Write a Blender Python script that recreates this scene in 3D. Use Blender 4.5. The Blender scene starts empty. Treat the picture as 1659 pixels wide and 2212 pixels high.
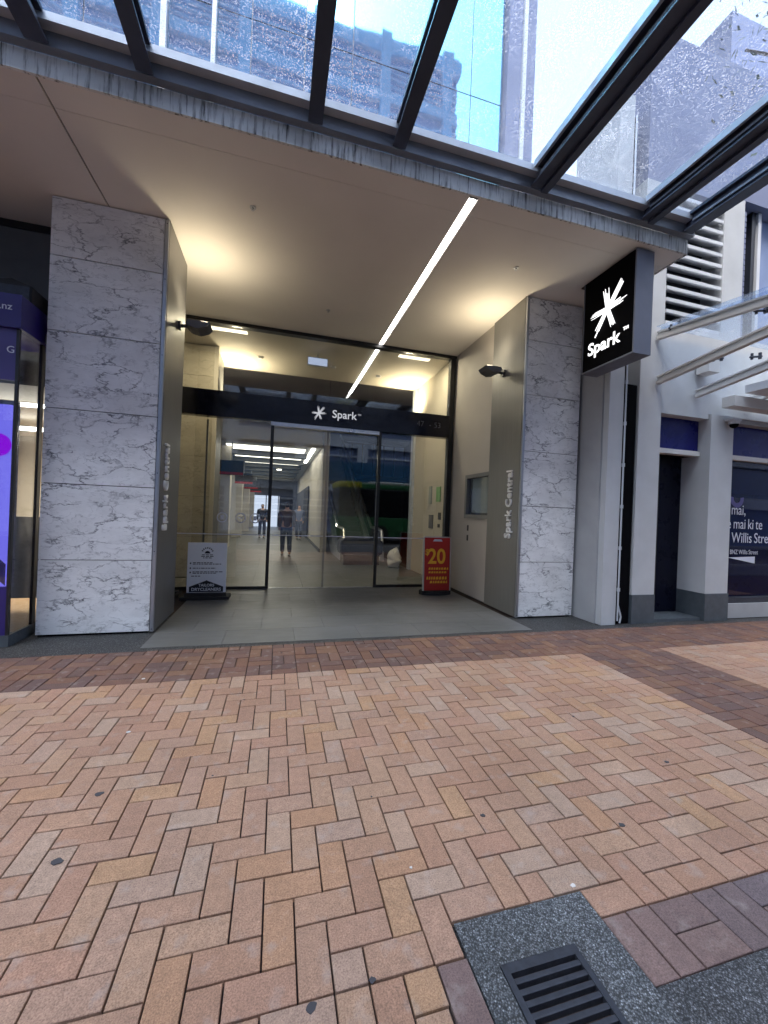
import bpy, bmesh, math, random
from mathutils import Vector, Matrix
random.seed(7)
R = math.radians
SC = bpy.context.scene
COL = SC.collection

# ------------------------------------------------------------------ camera
CAM_H = 1.545
cam_d = bpy.data.cameras.new('camera')
cam_d.sensor_fit = 'VERTICAL'; cam_d.sensor_height = 24.0
cam_d.lens = 24.0 * 846.0 / 2212.0
cam_d.clip_start = 0.05; cam_d.clip_end = 600
cam = bpy.data.objects.new('camera', cam_d); COL.objects.link(cam)
cam.matrix_world = (Matrix.Translation((0, 0, CAM_H)) @ Matrix.Rotation(R(-15.2), 4, 'Z')
                    @ Matrix.Rotation(R(90), 4, 'X') @ Matrix.Rotation(math.atan(0.0395), 4, 'Z'))
SC.camera = cam

# ------------------------------------------------------------------ sky, sun, exposure
SUN_EL, SUN_AZ = R(52), R(205)
world = bpy.data.worlds.new('World'); SC.world = world; world.use_nodes = True
wn = world.node_tree; wn.nodes.clear()
sky = wn.nodes.new('ShaderNodeTexSky'); sky.sky_type = 'NISHITA'; sky.sun_disc = False
sky.sun_elevation = SUN_EL; sky.sun_rotation = SUN_AZ
sky.air_density = 1.0; sky.dust_density = 6.0; sky.ozone_density = 1.5
hs = wn.nodes.new('ShaderNodeHueSaturation'); hs.inputs['Saturation'].default_value = 0.5
bg = wn.nodes.new('ShaderNodeBackground'); bg.inputs['Strength'].default_value = 0.15
wo = wn.nodes.new('ShaderNodeOutputWorld')
wn.links.new(sky.outputs[0], hs.inputs['Color']); wn.links.new(hs.outputs[0], bg.inputs['Color'])
wn.links.new(bg.outputs[0], wo.inputs['Surface'])
sun_d = bpy.data.lights.new('sun', 'SUN'); sun_d.energy = 0.5; sun_d.angle = R(40); sun_d.color = (1, .96, .9)
sun = bpy.data.objects.new('sun', sun_d); COL.objects.link(sun)
sun.rotation_euler = Vector((math.sin(SUN_AZ)*math.cos(SUN_EL), math.cos(SUN_AZ)*math.cos(SUN_EL), math.sin(SUN_EL))).to_track_quat('Z', 'Y').to_euler(); sun.location = (-8, -10, 30)
SC.view_settings.view_transform = 'Standard'; SC.view_settings.look = 'None'
SC.view_settings.gamma = 1.0; SC.view_settings.exposure = 2.45
SC.render.engine = 'CYCLES'
cy = SC.cycles
cy.use_denoising = True
try: cy.denoiser = 'OPENIMAGEDENOISE'
except Exception: pass
cy.max_bounces = 8; cy.diffuse_bounces = 4; cy.glossy_bounces = 4; cy.transmission_bounces = 6
cy.transparent_max_bounces = 24; cy.caustics_reflective = False; cy.caustics_refractive = False
cy.sample_clamp_indirect = 6.0

# ------------------------------------------------------------------ materials
class NT:
    def __init__(s, name):
        m = bpy.data.materials.new(name); m.use_nodes = True
        s.m = m; s.t = m.node_tree; s.t.nodes.clear()
        s.out = s.t.nodes.new('ShaderNodeOutputMaterial')
    def n(s, typ, **kw):
        nd = s.t.nodes.new('ShaderNode' + typ)
        for k, v in kw.items():
            if k.startswith('i_'):
                key = k[2:].replace('_', ' ')
                nd.inputs[int(key) if key.isdigit() else key].default_value = v
            else: setattr(nd, k, v)
        return nd
    def l(s, a, b): s.t.links.new(a, b)
    def ramp(s, src, stops, interp='LINEAR'):
        r = s.n('ValToRGB'); r.color_ramp.interpolation = interp
        els = r.color_ramp.elements
        while len(els) < len(stops): els.new(0.5)
        for e, (p, c) in zip(els, stops):
            e.position = p; e.color = (c, c, c, 1) if isinstance(c, (int, float)) else (*c, 1)
        s.l(src, r.inputs[0]); return r.outputs[0]
    def mix(s, fac, a, b, mode='MIX'):
        x = s.n('MixRGB', blend_type=mode)
        for sock, v in ((x.inputs[0], fac), (x.inputs[1], a), (x.inputs[2], b)):
            if hasattr(v, 'is_linked'): s.l(v, sock)
            elif isinstance(v, (int, float)): sock.default_value = v if sock == x.inputs[0] else (v, v, v, 1)
            else: sock.default_value = (*v, 1)
        return x.outputs[0]
    def pr(s, col, rough=.5, metal=0, spec=.5, bump=None, bdist=.002, bstr=.5, **kw):
        p = s.n('BsdfPrincipled')
        if hasattr(col, 'is_linked'): s.l(col, p.inputs['Base Color'])
        else: p.inputs['Base Color'].default_value = (*col, 1)
        if hasattr(rough, 'is_linked'): s.l(rough, p.inputs['Roughness'])
        else: p.inputs['Roughness'].default_value = rough
        p.inputs['Metallic'].default_value = metal
        p.inputs['Specular IOR Level'].default_value = spec
        for k, v in kw.items(): p.inputs[k.replace('_', ' ')].default_value = v
        if bump is not None:
            b = s.n('Bump'); b.inputs['Distance'].default_value = bdist; b.inputs['Strength'].default_value = bstr
            s.l(bump, b.inputs['Height']); s.l(b.outputs[0], p.inputs['Normal'])
        s.l(p.outputs[0], s.out.inputs['Surface']); return p
    def co(s, scale=None, space='Object'):
        if space == 'World':
            c = s.n('NewGeometry').outputs['Position']
        else: c = s.n('TexCoord').outputs[space]
        if scale is not None:
            mp = s.n('Mapping'); s.l(c, mp.inputs['Vector'])
            mp.inputs['Scale'].default_value = scale if not isinstance(scale, (int, float)) else (scale,)*3
            c = mp.outputs[0]
        return c
    def noise(s, c, scale, detail=4, rough=.55, dist=0.0):
        n = s.n('TexNoise'); n.inputs['Scale'].default_value = scale; n.inputs['Detail'].default_value = detail
        n.inputs['Roughness'].default_value = rough; n.inputs['Distortion'].default_value = dist
        if c is not None: s.l(c, n.inputs['Vector'])
        return n.outputs['Fac'], n.outputs['Color']

M = {}
def schlick(t, f0, extra=0.0):
    """two-sided Fresnel reflectance of a thin pane (no internal reflection)"""
    g = t.n('NewGeometry'); d = t.n('VectorMath', operation='DOT_PRODUCT'); t.l(g.outputs['Normal'], d.inputs[0]); t.l(g.outputs['Incoming'], d.inputs[1])
    a = t.n('Math', operation='ABSOLUTE'); t.l(d.outputs['Value'], a.inputs[0])
    i = t.n('Math', operation='SUBTRACT', i_0=1.0); t.l(a.outputs[0], i.inputs[1])
    p = t.n('Math', operation='POWER', i_1=5.0); t.l(i.outputs[0], p.inputs[0])
    m = t.n('Math', operation='MULTIPLY_ADD', i_1=1-f0, i_2=f0+extra, use_clamp=True); t.l(p.outputs[0], m.inputs[0])
    return m.outputs[0]
def plain(name, col, rough=.5, metal=0, spec=.5, var=.12, scale=3., grain=0.0, gscale=60.):
    t = NT(name); c = t.co(space='World')
    f, _ = t.noise(c, scale, 5)
    k = t.ramp(f, [(.25, 1-var), (.75, 1+var*.5)])
    colr = t.mix(1.0, col, k, 'MULTIPLY')
    rf, _ = t.noise(c, scale*2.3, 4)
    ro = t.ramp(rf, [(.3, max(.02, rough-.07)), (.7, min(1, rough+.1))])
    bmp = None
    if grain:
        bmp, _ = t.noise(c, gscale, 4)
    t.pr(colr, ro, metal, spec, bump=bmp, bdist=.002, bstr=grain); M[name] = t.m
def emis(name, col, strength):
    t = NT(name); e = t.n('Emission'); e.inputs[0].default_value = (*col, 1); e.inputs[1].default_value = strength
    t.l(e.outputs[0], t.out.inputs['Surface']); M[name] = t.m

def m_paver():
    t = NT('paver')
    a = t.n('Attribute', attribute_name='Col').outputs['Color']
    w = t.co(space='World')
    f1, _ = t.noise(w, 170, 5, .8); k1 = t.ramp(f1, [(.33, .52), (.5, 1.0), (.67, 1.42)])
    f2, _ = t.noise(w, 28, 5, .6); k2 = t.ramp(f2, [(.3, .84), (.7, 1.12)])
    f3, _ = t.noise(w, 1.7, 4, .6); k3 = t.ramp(f3, [(.3, .86), (.7, 1.08)])
    f4, c4 = t.noise(w, 11, 3, .5)
    c = t.mix(1, t.mix(1, t.mix(1, a, k1, 'MULTIPLY'), k2, 'MULTIPLY'), k3, 'MULTIPLY')
    c = t.mix(t.ramp(f4, [(.58, 0.0), (.75, .35)]), c, (.40, .36, .33))
    t.pr(c, t.ramp(f2, [(.3, .62), (.7, .85)]), 0, .35, bump=f1, bdist=.0025, bstr=.55); M['paver'] = t.m
m_paver()
def m_aggregate(name, lo, hi, scale):
    t = NT(name); w = t.co(space='World')
    v = t.n('TexVoronoi'); v.inputs['Scale'].default_value = scale; t.l(w, v.inputs['Vector'])
    sep = t.n('SeparateColor'); t.l(v.outputs['Color'], sep.inputs[0])
    stone = t.ramp(sep.outputs[0], [(0, lo), (.6, tuple((a+b)/2 for a, b in zip(lo, hi))), (.93, hi), (1, tuple(min(1, x*1.9) for x in hi))])
    edge = t.ramp(v.outputs['Distance'], [(.25, 1.0), (.62, .22)])
    f, _ = t.noise(w, 3, 5); k = t.ramp(f, [(.3, .8), (.7, 1.15)])
    c = t.mix(1, t.mix(1, stone, edge, 'MULTIPLY'), k, 'MULTIPLY')
    inv = t.ramp(v.outputs['Distance'], [(0, 1.0), (.7, 0.0)])
    t.pr(c, .6, 0, .45, bump=inv, bdist=.003, bstr=.8); M[name] = t.m
m_aggregate('asphalt', (.05, .053, .06), (.22, .23, .25), 190)
m_aggregate('drain_concrete', (.10, .11, .12), (.27, .29, .31), 170)
m_aggregate('pebble', (.03, .031, .034), (.14, .14, .14), 110)
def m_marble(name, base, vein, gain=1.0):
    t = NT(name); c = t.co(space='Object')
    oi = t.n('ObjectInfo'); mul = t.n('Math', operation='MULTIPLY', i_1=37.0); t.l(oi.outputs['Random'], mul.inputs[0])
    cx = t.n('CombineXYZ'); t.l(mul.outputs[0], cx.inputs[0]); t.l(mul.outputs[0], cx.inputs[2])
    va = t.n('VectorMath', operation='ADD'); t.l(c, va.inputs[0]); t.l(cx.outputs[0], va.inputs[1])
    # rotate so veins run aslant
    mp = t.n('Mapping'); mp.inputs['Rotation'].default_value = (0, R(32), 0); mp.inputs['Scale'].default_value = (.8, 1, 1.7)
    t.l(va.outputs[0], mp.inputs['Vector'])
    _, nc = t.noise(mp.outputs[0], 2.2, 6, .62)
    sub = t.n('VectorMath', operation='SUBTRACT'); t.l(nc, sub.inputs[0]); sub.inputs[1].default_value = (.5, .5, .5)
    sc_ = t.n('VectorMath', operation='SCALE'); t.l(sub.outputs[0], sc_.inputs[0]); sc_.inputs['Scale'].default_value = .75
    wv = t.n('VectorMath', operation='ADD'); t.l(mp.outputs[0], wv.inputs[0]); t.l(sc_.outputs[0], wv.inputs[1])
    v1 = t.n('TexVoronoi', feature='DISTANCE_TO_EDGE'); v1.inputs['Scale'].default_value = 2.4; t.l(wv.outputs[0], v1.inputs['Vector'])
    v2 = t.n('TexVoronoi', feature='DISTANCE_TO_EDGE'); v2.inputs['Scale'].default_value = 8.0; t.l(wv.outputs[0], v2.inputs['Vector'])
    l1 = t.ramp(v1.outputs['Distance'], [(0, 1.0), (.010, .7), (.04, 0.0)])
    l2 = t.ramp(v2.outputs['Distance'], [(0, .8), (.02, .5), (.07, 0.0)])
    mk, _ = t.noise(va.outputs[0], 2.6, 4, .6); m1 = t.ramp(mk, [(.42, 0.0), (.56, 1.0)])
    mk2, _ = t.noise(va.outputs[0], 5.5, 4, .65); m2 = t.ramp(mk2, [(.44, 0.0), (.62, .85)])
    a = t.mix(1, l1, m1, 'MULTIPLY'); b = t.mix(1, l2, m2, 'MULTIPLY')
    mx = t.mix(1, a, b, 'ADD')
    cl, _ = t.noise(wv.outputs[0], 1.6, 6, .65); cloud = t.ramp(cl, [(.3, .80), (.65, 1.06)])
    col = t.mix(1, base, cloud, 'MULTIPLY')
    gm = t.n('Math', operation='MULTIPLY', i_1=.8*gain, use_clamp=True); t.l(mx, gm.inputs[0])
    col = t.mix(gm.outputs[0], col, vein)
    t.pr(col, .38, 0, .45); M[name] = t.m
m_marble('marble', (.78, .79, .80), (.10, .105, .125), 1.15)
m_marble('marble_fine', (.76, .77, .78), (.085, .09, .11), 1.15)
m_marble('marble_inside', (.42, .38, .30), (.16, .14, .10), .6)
def m_fascia():
    t = NT('stained_concrete'); w = t.co(space='World')
    st = t.co((26, 26, 2.2), 'World'); f, _ = t.noise(st, 1.0, 5, .65)
    f2, _ = t.noise(w, 2.0, 4); f3, _ = t.noise(w, 40, 3)
    a = t.ramp(f, [(.34, .10), (.41, .55), (.5, 1.0)])
    b = t.ramp(f2, [(.3, .72), (.65, 1.05)])
    c = t.mix(1, t.mix(1, (.80, .82, .81), a, 'MULTIPLY'), b, 'MULTIPLY')
    t.pr(c, .85, 0, .2, bump=f3, bdist=.003, bstr=.4); M['stained_concrete'] = t.m
m_fascia()
def m_brushed(name, col, rough=.4, metal=.85):
    t = NT(name); st = t.co((90, 90, 1.2), 'World'); f, _ = t.noise(st, 1.0, 3, .6)
    w = t.co(space='World'); f2, _ = t.noise(w, 1.3, 4)
    c = t.mix(1, t.mix(1, col, t.ramp(f, [(.3, .9), (.7, 1.06)]), 'MULTIPLY'), t.ramp(f2, [(.3, .88), (.7, 1.06)]), 'MULTIPLY')
    t.pr(c, t.ramp(f2, [(.3, rough-.05), (.7, rough+.1)]), metal, .5); M[name] = t.m
m_brushed('panel_metal', (.21, .21, .21), .42, .5)
m_brushed('edge_metal', (.42, .44, .48), .35, .8)
m_brushed('silver', (.62, .63, .66), .3, .9)
def m_tile():
    t = NT('stone_tile'); w = t.co(space='World')
    oi = t.n('ObjectInfo').outputs['Random']
    f, _ = t.noise(t.co((3, 14, 3), 'World'), 1.0, 6, .6); f2, _ = t.noise(w, 150, 3, .6); f3, _ = t.noise(w, 1.1, 4)
    c = t.mix(1, (.125, .125, .122), t.ramp(f, [(.3, .78), (.7, 1.18)]), 'MULTIPLY')
    c = t.mix(1, c, t.ramp(f3, [(.3, .82), (.7, 1.12)]), 'MULTIPLY')
    c = t.mix(1, c, t.ramp(oi, [(0, .88), (1, 1.12)]), 'MULTIPLY')
    c = t.mix(1, c, t.ramp(f2, [(.3, .9), (.7, 1.08)]), 'MULTIPLY')
    t.pr(c, t.ramp(f, [(.3, .3), (.7, .5)]), 0, .45, bump=f2, bdist=.001, bstr=.2); M['stone_tile'] = t.m
m_tile()
def m_glass(name, tint=(.92, .95, .96), ior=1.5, rough=.0, wob=0.0, extra=0.0):
    t = NT(name)
    tr = t.n('BsdfTransparent'); tr.inputs[0].default_value = (*tint, 1)
    gl = t.n('BsdfGlossy'); gl.inputs['Roughness'].default_value = rough; gl.inputs[0].default_value = (1, 1, 1, 1)
    mx = t.n('MixShader'); t.l(schlick(t, ((ior-1)/(ior+1))**2, extra), mx.inputs[0]); t.l(tr.outputs[0], mx.inputs[1]); t.l(gl.outputs[0], mx.inputs[2])
    if wob:
        f, _ = t.noise(t.co(space='World'), 1.4, 2); b = t.n('Bump'); b.inputs['Strength'].default_value = wob; b.inputs['Distance'].default_value = .02
        t.l(f, b.inputs['Height']); t.l(b.outputs[0], gl.inputs['Normal'])
    t.l(mx.outputs[0], t.out.inputs['Surface']); M[name] = t.m
m_glass('door_glass', (.93, .95, .94), 1.5, extra=.035)
m_glass('shop_glass', (.9, .93, .97), 1.5)
m_glass('bank_glass', (.35, .38, .62), 1.35)
def m_canopy_glass():
    t = NT('canopy_glass'); w = t.co(space='World')
    tr = t.n('BsdfTransparent'); tr.inputs[0].default_value = (.84, .91, 1.0, 1)
    gl = t.n('BsdfGlossy'); gl.inputs['Roughness'].default_value = .02
    mx = t.n('MixShader'); t.l(schlick(t, .035), mx.inputs[0]); t.l(tr.outputs[0], mx.inputs[1]); t.l(gl.outputs[0], mx.inputs[2])
    # rain drops and dirt lying on the pane
    v = t.n('TexVoronoi'); v.inputs['Scale'].default_value = 75; v.inputs['Randomness'].default_value = 1; t.l(w, v.inputs['Vector'])
    sep = t.n('SeparateColor'); t.l(v.outputs['Color'], sep.inputs[0])
    rad = t.n('Math', operation='MULTIPLY', i_1=.5); t.l(sep.outputs[1], rad.inputs[0])
    dr = t.n('Math', operation='LESS_THAN'); t.l(v.outputs['Distance'], dr.inputs[0]); t.l(rad.outputs[0], dr.inputs[1])
    f, _ = t.noise(w, 2.2, 4); fm = t.ramp(f, [(.35, .25), (.65, 1.0)])
    fa = t.n('Math', operation='MULTIPLY'); t.l(dr.outputs[0], fa.inputs[0]); t.l(fm, fa.inputs[1])
    f2, _ = t.noise(w, 190, 3, .7); sp = t.ramp(f2, [(.5, 0.0), (.68, .55)])
    add = t.n('Math', operation='ADD'); t.l(fa.outputs[0], add.inputs[0]); t.l(sp, add.inputs[1])
    sc = t.n('Math', operation='MULTIPLY', i_1=.32, use_clamp=True); t.l(add.outputs[0], sc.inputs[0])
    tl = t.n('BsdfTranslucent'); tl.inputs[0].default_value = (.86, .88, .92, 1)
    m2 = t.n('MixShader'); t.l(sc.outputs[0], m2.inputs[0]); t.l(mx.outputs[0], m2.inputs[1]); t.l(tl.outputs[0], m2.inputs[2])
    t.l(m2.outputs[0], t.out.inputs['Surface']); M['canopy_glass'] = t.m
m_canopy_glass()
def m_mirror_glass():
    t = NT('mirror_glass'); w = t.co(space='World')
    f, _ = t.noise(w, .5, 2); 
    gl = t.n('BsdfGlossy'); gl.inputs['Roughness'].default_value = .03; gl.inputs[0].default_value = (.15, .38, .50, 1)
    b = t.n('Bump'); b.inputs['Strength'].default_value = .25; b.inputs['Distance'].default_value = .03; t.l(f, b.inputs['Height']); t.l(b.outputs[0], gl.inputs['Normal'])
    df = t.n('BsdfDiffuse'); df.inputs[0].default_value = (.13, .22, .50, 1)
    mx = t.n('MixShader'); mx.inputs[0].default_value = .78; t.l(df.outputs[0], mx.inputs[1]); t.l(gl.outputs[0], mx.inputs[2])
    t.l(mx.outputs[0], t.out.inputs['Surface']); M['mirror_glass'] = t.m
m_mirror_glass()

plain('bedding', (.045, .028, .024), .95, var=.3, scale=40)
plain('soffit_paint', (.80, .77, .725), .6, spec=.3, var=.05, scale=1.2)
plain('groove', (.10, .085, .075), .8)
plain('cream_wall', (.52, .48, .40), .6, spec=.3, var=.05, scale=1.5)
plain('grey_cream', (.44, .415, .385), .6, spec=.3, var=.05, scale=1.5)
plain('dark_steel', (.05, .06, .092), .42, spec=.5, var=.2, scale=5)
plain('grey_steel', (.21, .23, .265), .4, metal=.3, var=.15, scale=4)
plain('light_steel', (.50, .54, .60), .42, metal=.3, var=.12, scale=4)
plain('black_frame', (.012, .012, .014), .35, var=.2)
plain('navy_band', (.003, .004, .014), .15, spec=.4, var=.1)
plain('white_render', (.48, .50, .52), .75, spec=.25, var=.1, scale=2.5, grain=.2)
plain('grey_render', (.36, .37, .385), .75, spec=.25, var=.12, scale=2.5, grain=.2)
plain('plinth_dark', (.07, .085, .10), .45, var=.25, scale=9)
plain('cream_steel', (.58, .575, .56), .45, spec=.4, var=.08)
plain('louvre_white', (.55, .57, .60), .5, var=.06)
plain('louvre_dark', (.012, .014, .02), .8)
plain('bank_blue', (.008, .010, .12), .3, spec=.2, var=.1)
plain('bank_door', (.004, .005, .014), .3, spec=.12, var=.05)
plain('black_acrylic', (.003, .003, .004), .4, spec=.02, var=.05)
plain('sign_case', (.15, .16, .20), .45, metal=.4, var=.08)
plain('iron', (.045, .05, .065), .5, metal=.4, var=.3, scale=25, grain=.3, gscale=200)
plain('black_void', (.003, .003, .004), .9, spec=.05, var=0)
plain('gum', (.05, .048, .055), .8)
plain('gum_pale', (.62, .6, .58), .8)
plain('lamp_grey', (.10, .105, .12), .45, metal=.3)
plain('board_white', (.80, .82, .86), .5, var=.04)
plain('ink', (.012, .012, .016), .5)
plain('poster_red', (.42, .018, .014), .4, var=.08)
plain('poster_yellow', (.85, .46, .03), .4, var=.03)
plain('rubber', (.012, .012, .013), .7)
plain('letter_metal', (.85, .85, .85), .4)
plain('letter_pale', (.62, .65, .75), .5)
plain('shop_purple', (.022, .013, .14), .35, var=.06)
plain('shop_purple_light', (.06, .048, .20), .35, var=.06)
plain('dark_wall', (.10, .105, .11), .8, var=.1)
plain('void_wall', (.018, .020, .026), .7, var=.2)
plain('corridor_ceiling', (.42, .43, .42), .5, var=.1)
plain('notice', (.30, .33, .30), .6)
plain('notice_green', (.20, .42, .18), .6)
plain('wood', (.30, .20, .11), .5, var=.2, scale=6)
plain('bench_navy', (.012, .018, .045), .4)
plain('bag_white', (.62, .61, .58), .8, var=.1, scale=20, grain=.4)
plain('skin', (.42, .25, .17), .55); plain('hair', (.02, .014, .010), .6)
plain('jacket_brown', (.075, .045, .028), .85, var=.2, scale=20); plain('jeans', (.03, .05, .11), .85, var=.2, scale=20)
plain('coat_black', (.012, .012, .015), .8); plain('shirt_blue', (.10, .12, .19), .8, var=.2, scale=15); plain('trouser_dark', (.02, .02, .028), .8)
plain('shoe', (.35, .34, .33), .6)
plain('bus_green', (.03, .17, .06), .3, var=.06); plain('bus_lime', (.55, .52, .03), .3); plain('bus_white', (.7, .74, .7), .3)
plain('bus_glass', (.01, .012, .016), .08, spec=.6); plain('tyre', (.02, .02, .02), .8)
plain('opp_concrete', (.64, .70, .80), .8, var=.1); plain('opp_glass', (.22, .29, .48), .15, spec=.6); plain('opp_blue', (.02, .12, .26), .3)
plain('far_building', (.16, .185, .29), .8, var=.12, scale=.8)
plain('bark', (.11, .08, .055), .9, var=.3, scale=20); plain('leaf', (.05, .08, .04), .6, var=.3, scale=8)
plain('road', (.05, .05, .053), .85, var=.15)
plain('screen_frame', (.02, .015, .06), .4)
emis('strip_white', (1, .98, .94), 2.2)
emis('sign_white', (1, 1, 1), .4)
emis('transom_logo', (.9, .92, 1), .11)
emis('screen_lilac', (.22, .19, .95), .17)
emis('screen_magenta', (.26, .0, .66), .2)
emis('panel_warm', (1, .86, .62), 3.0)
emis('tube_cool', (1, .95, .85), 2.0)
emis('trough', (1, .93, .78), .8)
emis('slot_warm', (1, .86, .62), .55)
emis('exit_box', (.62, .72, 1), .14)
emis('daylight_door', (.72, .8, 1), .2)
emis('screen_blue', (.20, .22, .75), .25)
emis('downlight', (1, .93, .8), 6)

# ------------------------------------------------------------------ helpers
def box(bm, x0, x1, y0, y1, z0, z1, bev=0):
    g = bmesh.new() if bev else bm
    vs = [g.verts.new((x, y, z)) for z in (z0, z1) for y in (y0, y1) for x in (x0, x1)]
    for f in ((0, 2, 3, 1), (4, 5, 7, 6), (0, 1, 5, 4), (2, 6, 7, 3), (0, 4, 6, 2), (1, 3, 7, 5)):
        g.faces.new([vs[i] for i in f])
    if bev:
        bmesh.ops.bevel(g, geom=list(g.edges), offset=bev, segments=2, affect='EDGES', profile=.5)
        me = bpy.data.meshes.new('t'); g.to_mesh(me); g.free(); bm.from_mesh(me); bpy.data.meshes.remove(me)
def cyl(bm, p0, p1, r0, r1=None, n=12):
    r1 = r0 if r1 is None else r1
    p0, p1 = Vector(p0), Vector(p1); d = (p1 - p0).normalized()
    a = d.orthogonal().normalized(); b = d.cross(a)
    A = [bm.verts.new(p0 + r0*(a*math.cos(2*math.pi*i/n) + b*math.sin(2*math.pi*i/n))) for i in range(n)]
    B = [bm.verts.new(p1 + r1*(a*math.cos(2*math.pi*i/n) + b*math.sin(2*math.pi*i/n))) for i in range(n)]
    for i in range(n):
        j = (i+1) % n; bm.faces.new((A[i], A[j], B[j], B[i]))
    bm.faces.new(A[::-1]); bm.faces.new(B)
def bar(bm, p0, p1, w, h, up=(0, 0, 1)):
    p0, p1 = Vector(p0), Vector(p1); d = (p1-p0).normalized(); s = d.cross(Vector(up)).normalized(); u = s.cross(d)
    V = [bm.verts.new(p + s*(a*w/2) + u*(b*h/2)) for p in (p0, p1) for a, b in ((-1, -1), (1, -1), (1, 1), (-1, 1))]
    for f in ((0, 1, 2, 3), (7, 6, 5, 4), (0, 4, 5, 1), (1, 5, 6, 2), (2, 6, 7, 3), (3, 7, 4, 0)):
        bm.faces.new([V[i] for i in f])
def prism(bm, pts, off):
    """closed polygon of 3-D points pushed along off"""
    off = Vector(off); A = [bm.verts.new(p) for p in pts]; B = [bm.verts.new(Vector(p)+off) for p in pts]; n = len(pts)
    bm.faces.new(A[::-1]); bm.faces.new(B)
    for i in range(n):
        j = (i+1) % n; bm.faces.new((A[i], A[j], B[j], B[i]))
def ball(bm, c, rx, ry, rz, u=16, v=10):
    m = Matrix.Translation(c) @ Matrix.Diagonal((rx, ry, rz, 1))
    bmesh.ops.create_uvsphere(bm, u_segments=u, v_segments=v, radius=1, matrix=m)
def link(name, me, mat, parent=None, smooth=False):
    o = bpy.data.objects.new(name, me); COL.objects.link(o)
    if mat is not None and not len(me.materials): me.materials.append(M[mat])
    if smooth:
        for p in me.polygons: p.use_smooth = True
    if parent is not None:
        o.parent = parent; o.matrix_parent_inverse = Matrix.Translation(-parent.location)
    return o
def obj(name, bm, mat, parent=None, smooth=False, recenter=False):
    bmesh.ops.recalc_face_normals(bm, faces=bm.faces)
    ctr = None
    if recenter:
        ctr = sum((v.co for v in bm.verts), Vector())/len(bm.verts)
        bmesh.ops.translate(bm, verts=bm.verts, vec=-ctr)
    me = bpy.data.meshes.new(name); bm.to_mesh(me); bm.free()
    o = link(name, me, mat, parent, smooth)
    if ctr is not None: o.location = ctr
    return o
def bx(name, mat, parent, *b, bev=0, recenter=False):
    bm = bmesh.new(); box(bm, *b, bev=bev); return obj(name, bm, mat, parent, recenter=recenter)
def tag(o, label=None, cat=None, group=None, kind=None):
    if label: o['label'] = label
    if cat: o['category'] = cat
    if group: o['group'] = group
    if kind: o['kind'] = kind
    return o
def thing(name, label, cat, loc=(0, 0, 0), group=None):
    o = bpy.data.objects.new(name, None); COL.objects.link(o); o.location = loc; o.empty_display_size = .2
    return tag(o, label, cat, group)
def text_obj(name, body, size, mat, parent, mw, extrude=.004, align='LEFT', xs=1.0, bold=0.0):
    cu = bpy.data.curves.new('t', 'FONT'); cu.body = body; cu.size = size; cu.extrude = extrude; cu.align_x = align
    cu.offset = bold; cu.resolution_u = 4
    to = bpy.data.objects.new('t', cu); COL.objects.link(to)
    dg = bpy.context.evaluated_depsgraph_get(); dg.update()
    me = bpy.data.meshes.new_from_object(to.evaluated_get(dg)); bpy.data.objects.remove(to); bpy.data.curves.remove(cu)
    me.transform(mw @ Matrix.Diagonal((xs, 1, 1, 1)))
    me.materials.clear()
    return link(name, me, mat, parent)
# text frames: columns = text right, text up, text outward
def frame(o, r, u):
    r, u = Vector(r).normalized(), Vector(u).normalized(); n = r.cross(u)
    return Matrix(((r.x, u.x, n.x, o[0]), (r.y, u.y, n.y, o[1]), (r.z, u.z, n.z, o[2]), (0, 0, 0, 1)))
def star(name, mat, parent, mw, s, thick=.004, seed=3):
    """brush-stroke asterisk, unit size s, in text frame mw"""
    rnd = random.Random(seed); bm = bmesh.new()
    arms = [(52, 1.0, .17), (98, .82, .15), (178, .80, .15), (3, .84, .15), (236, 1.0, .15), (292, .80, .16)]
    k = 0
    for ang, L, wd in arms:
        for q in range(7):
            off = (q-3)/3*wd*.62; a = R(ang + rnd.uniform(-3, 3)); l = s*L*rnd.uniform(.70, 1.04)
            w0 = s*wd*.15; w1 = s*wd*rnd.uniform(.05, .11)
            d = Vector((math.cos(a), math.sin(a), 0)); n = Vector((-d.y, d.x, 0))
            st = -d*s*.12 + n*off*s*.7; en = d*l + n*off*s
            z = .0004*k; k += 1
            pts = [st-n*w0, en-n*w1, en+n*w1*.6+d*s*.02, st+n*w0]
            prism(bm, [mw @ (p + Vector((0, 0, z))) for p in pts], (mw.to_3x3() @ Vector((0, 0, thick))))
    return obj(name, bm, mat, parent)

# ------------------------------------------------------------------ ground
U = .115; GX, GY = .005, 1.35
g = bmesh.new(); box(g, -60, 60, -60, -1.6, -.6, -.135); o = obj('road', g, 'road'); tag(o, 'dark asphalt road behind the pavement', kind='structure')
g = bmesh.new(); box(g, -60, 60, -1.6, 1.235, -.5, -.019); box(g, -60, 60, 1.235, 60, -.5, -.022)
pave = obj('pavement', g, 'bedding'); tag(pave, 'herringbone brick pavement in front of the entrance', kind='structure')
g = bmesh.new(); box(g, -40, 40, -1.62, -1.45, -.3, .001, bev=.01); tag(obj('kerb', g, 'grey_render'), 'stone kerb at the street edge', kind='structure')
g = bmesh.new(); box(g, -60, 60, -60, -10.6, -.3, .0); tag(obj('pavement_opposite', g, 'grey_render'), 'pavement across the street', kind='structure')

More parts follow.
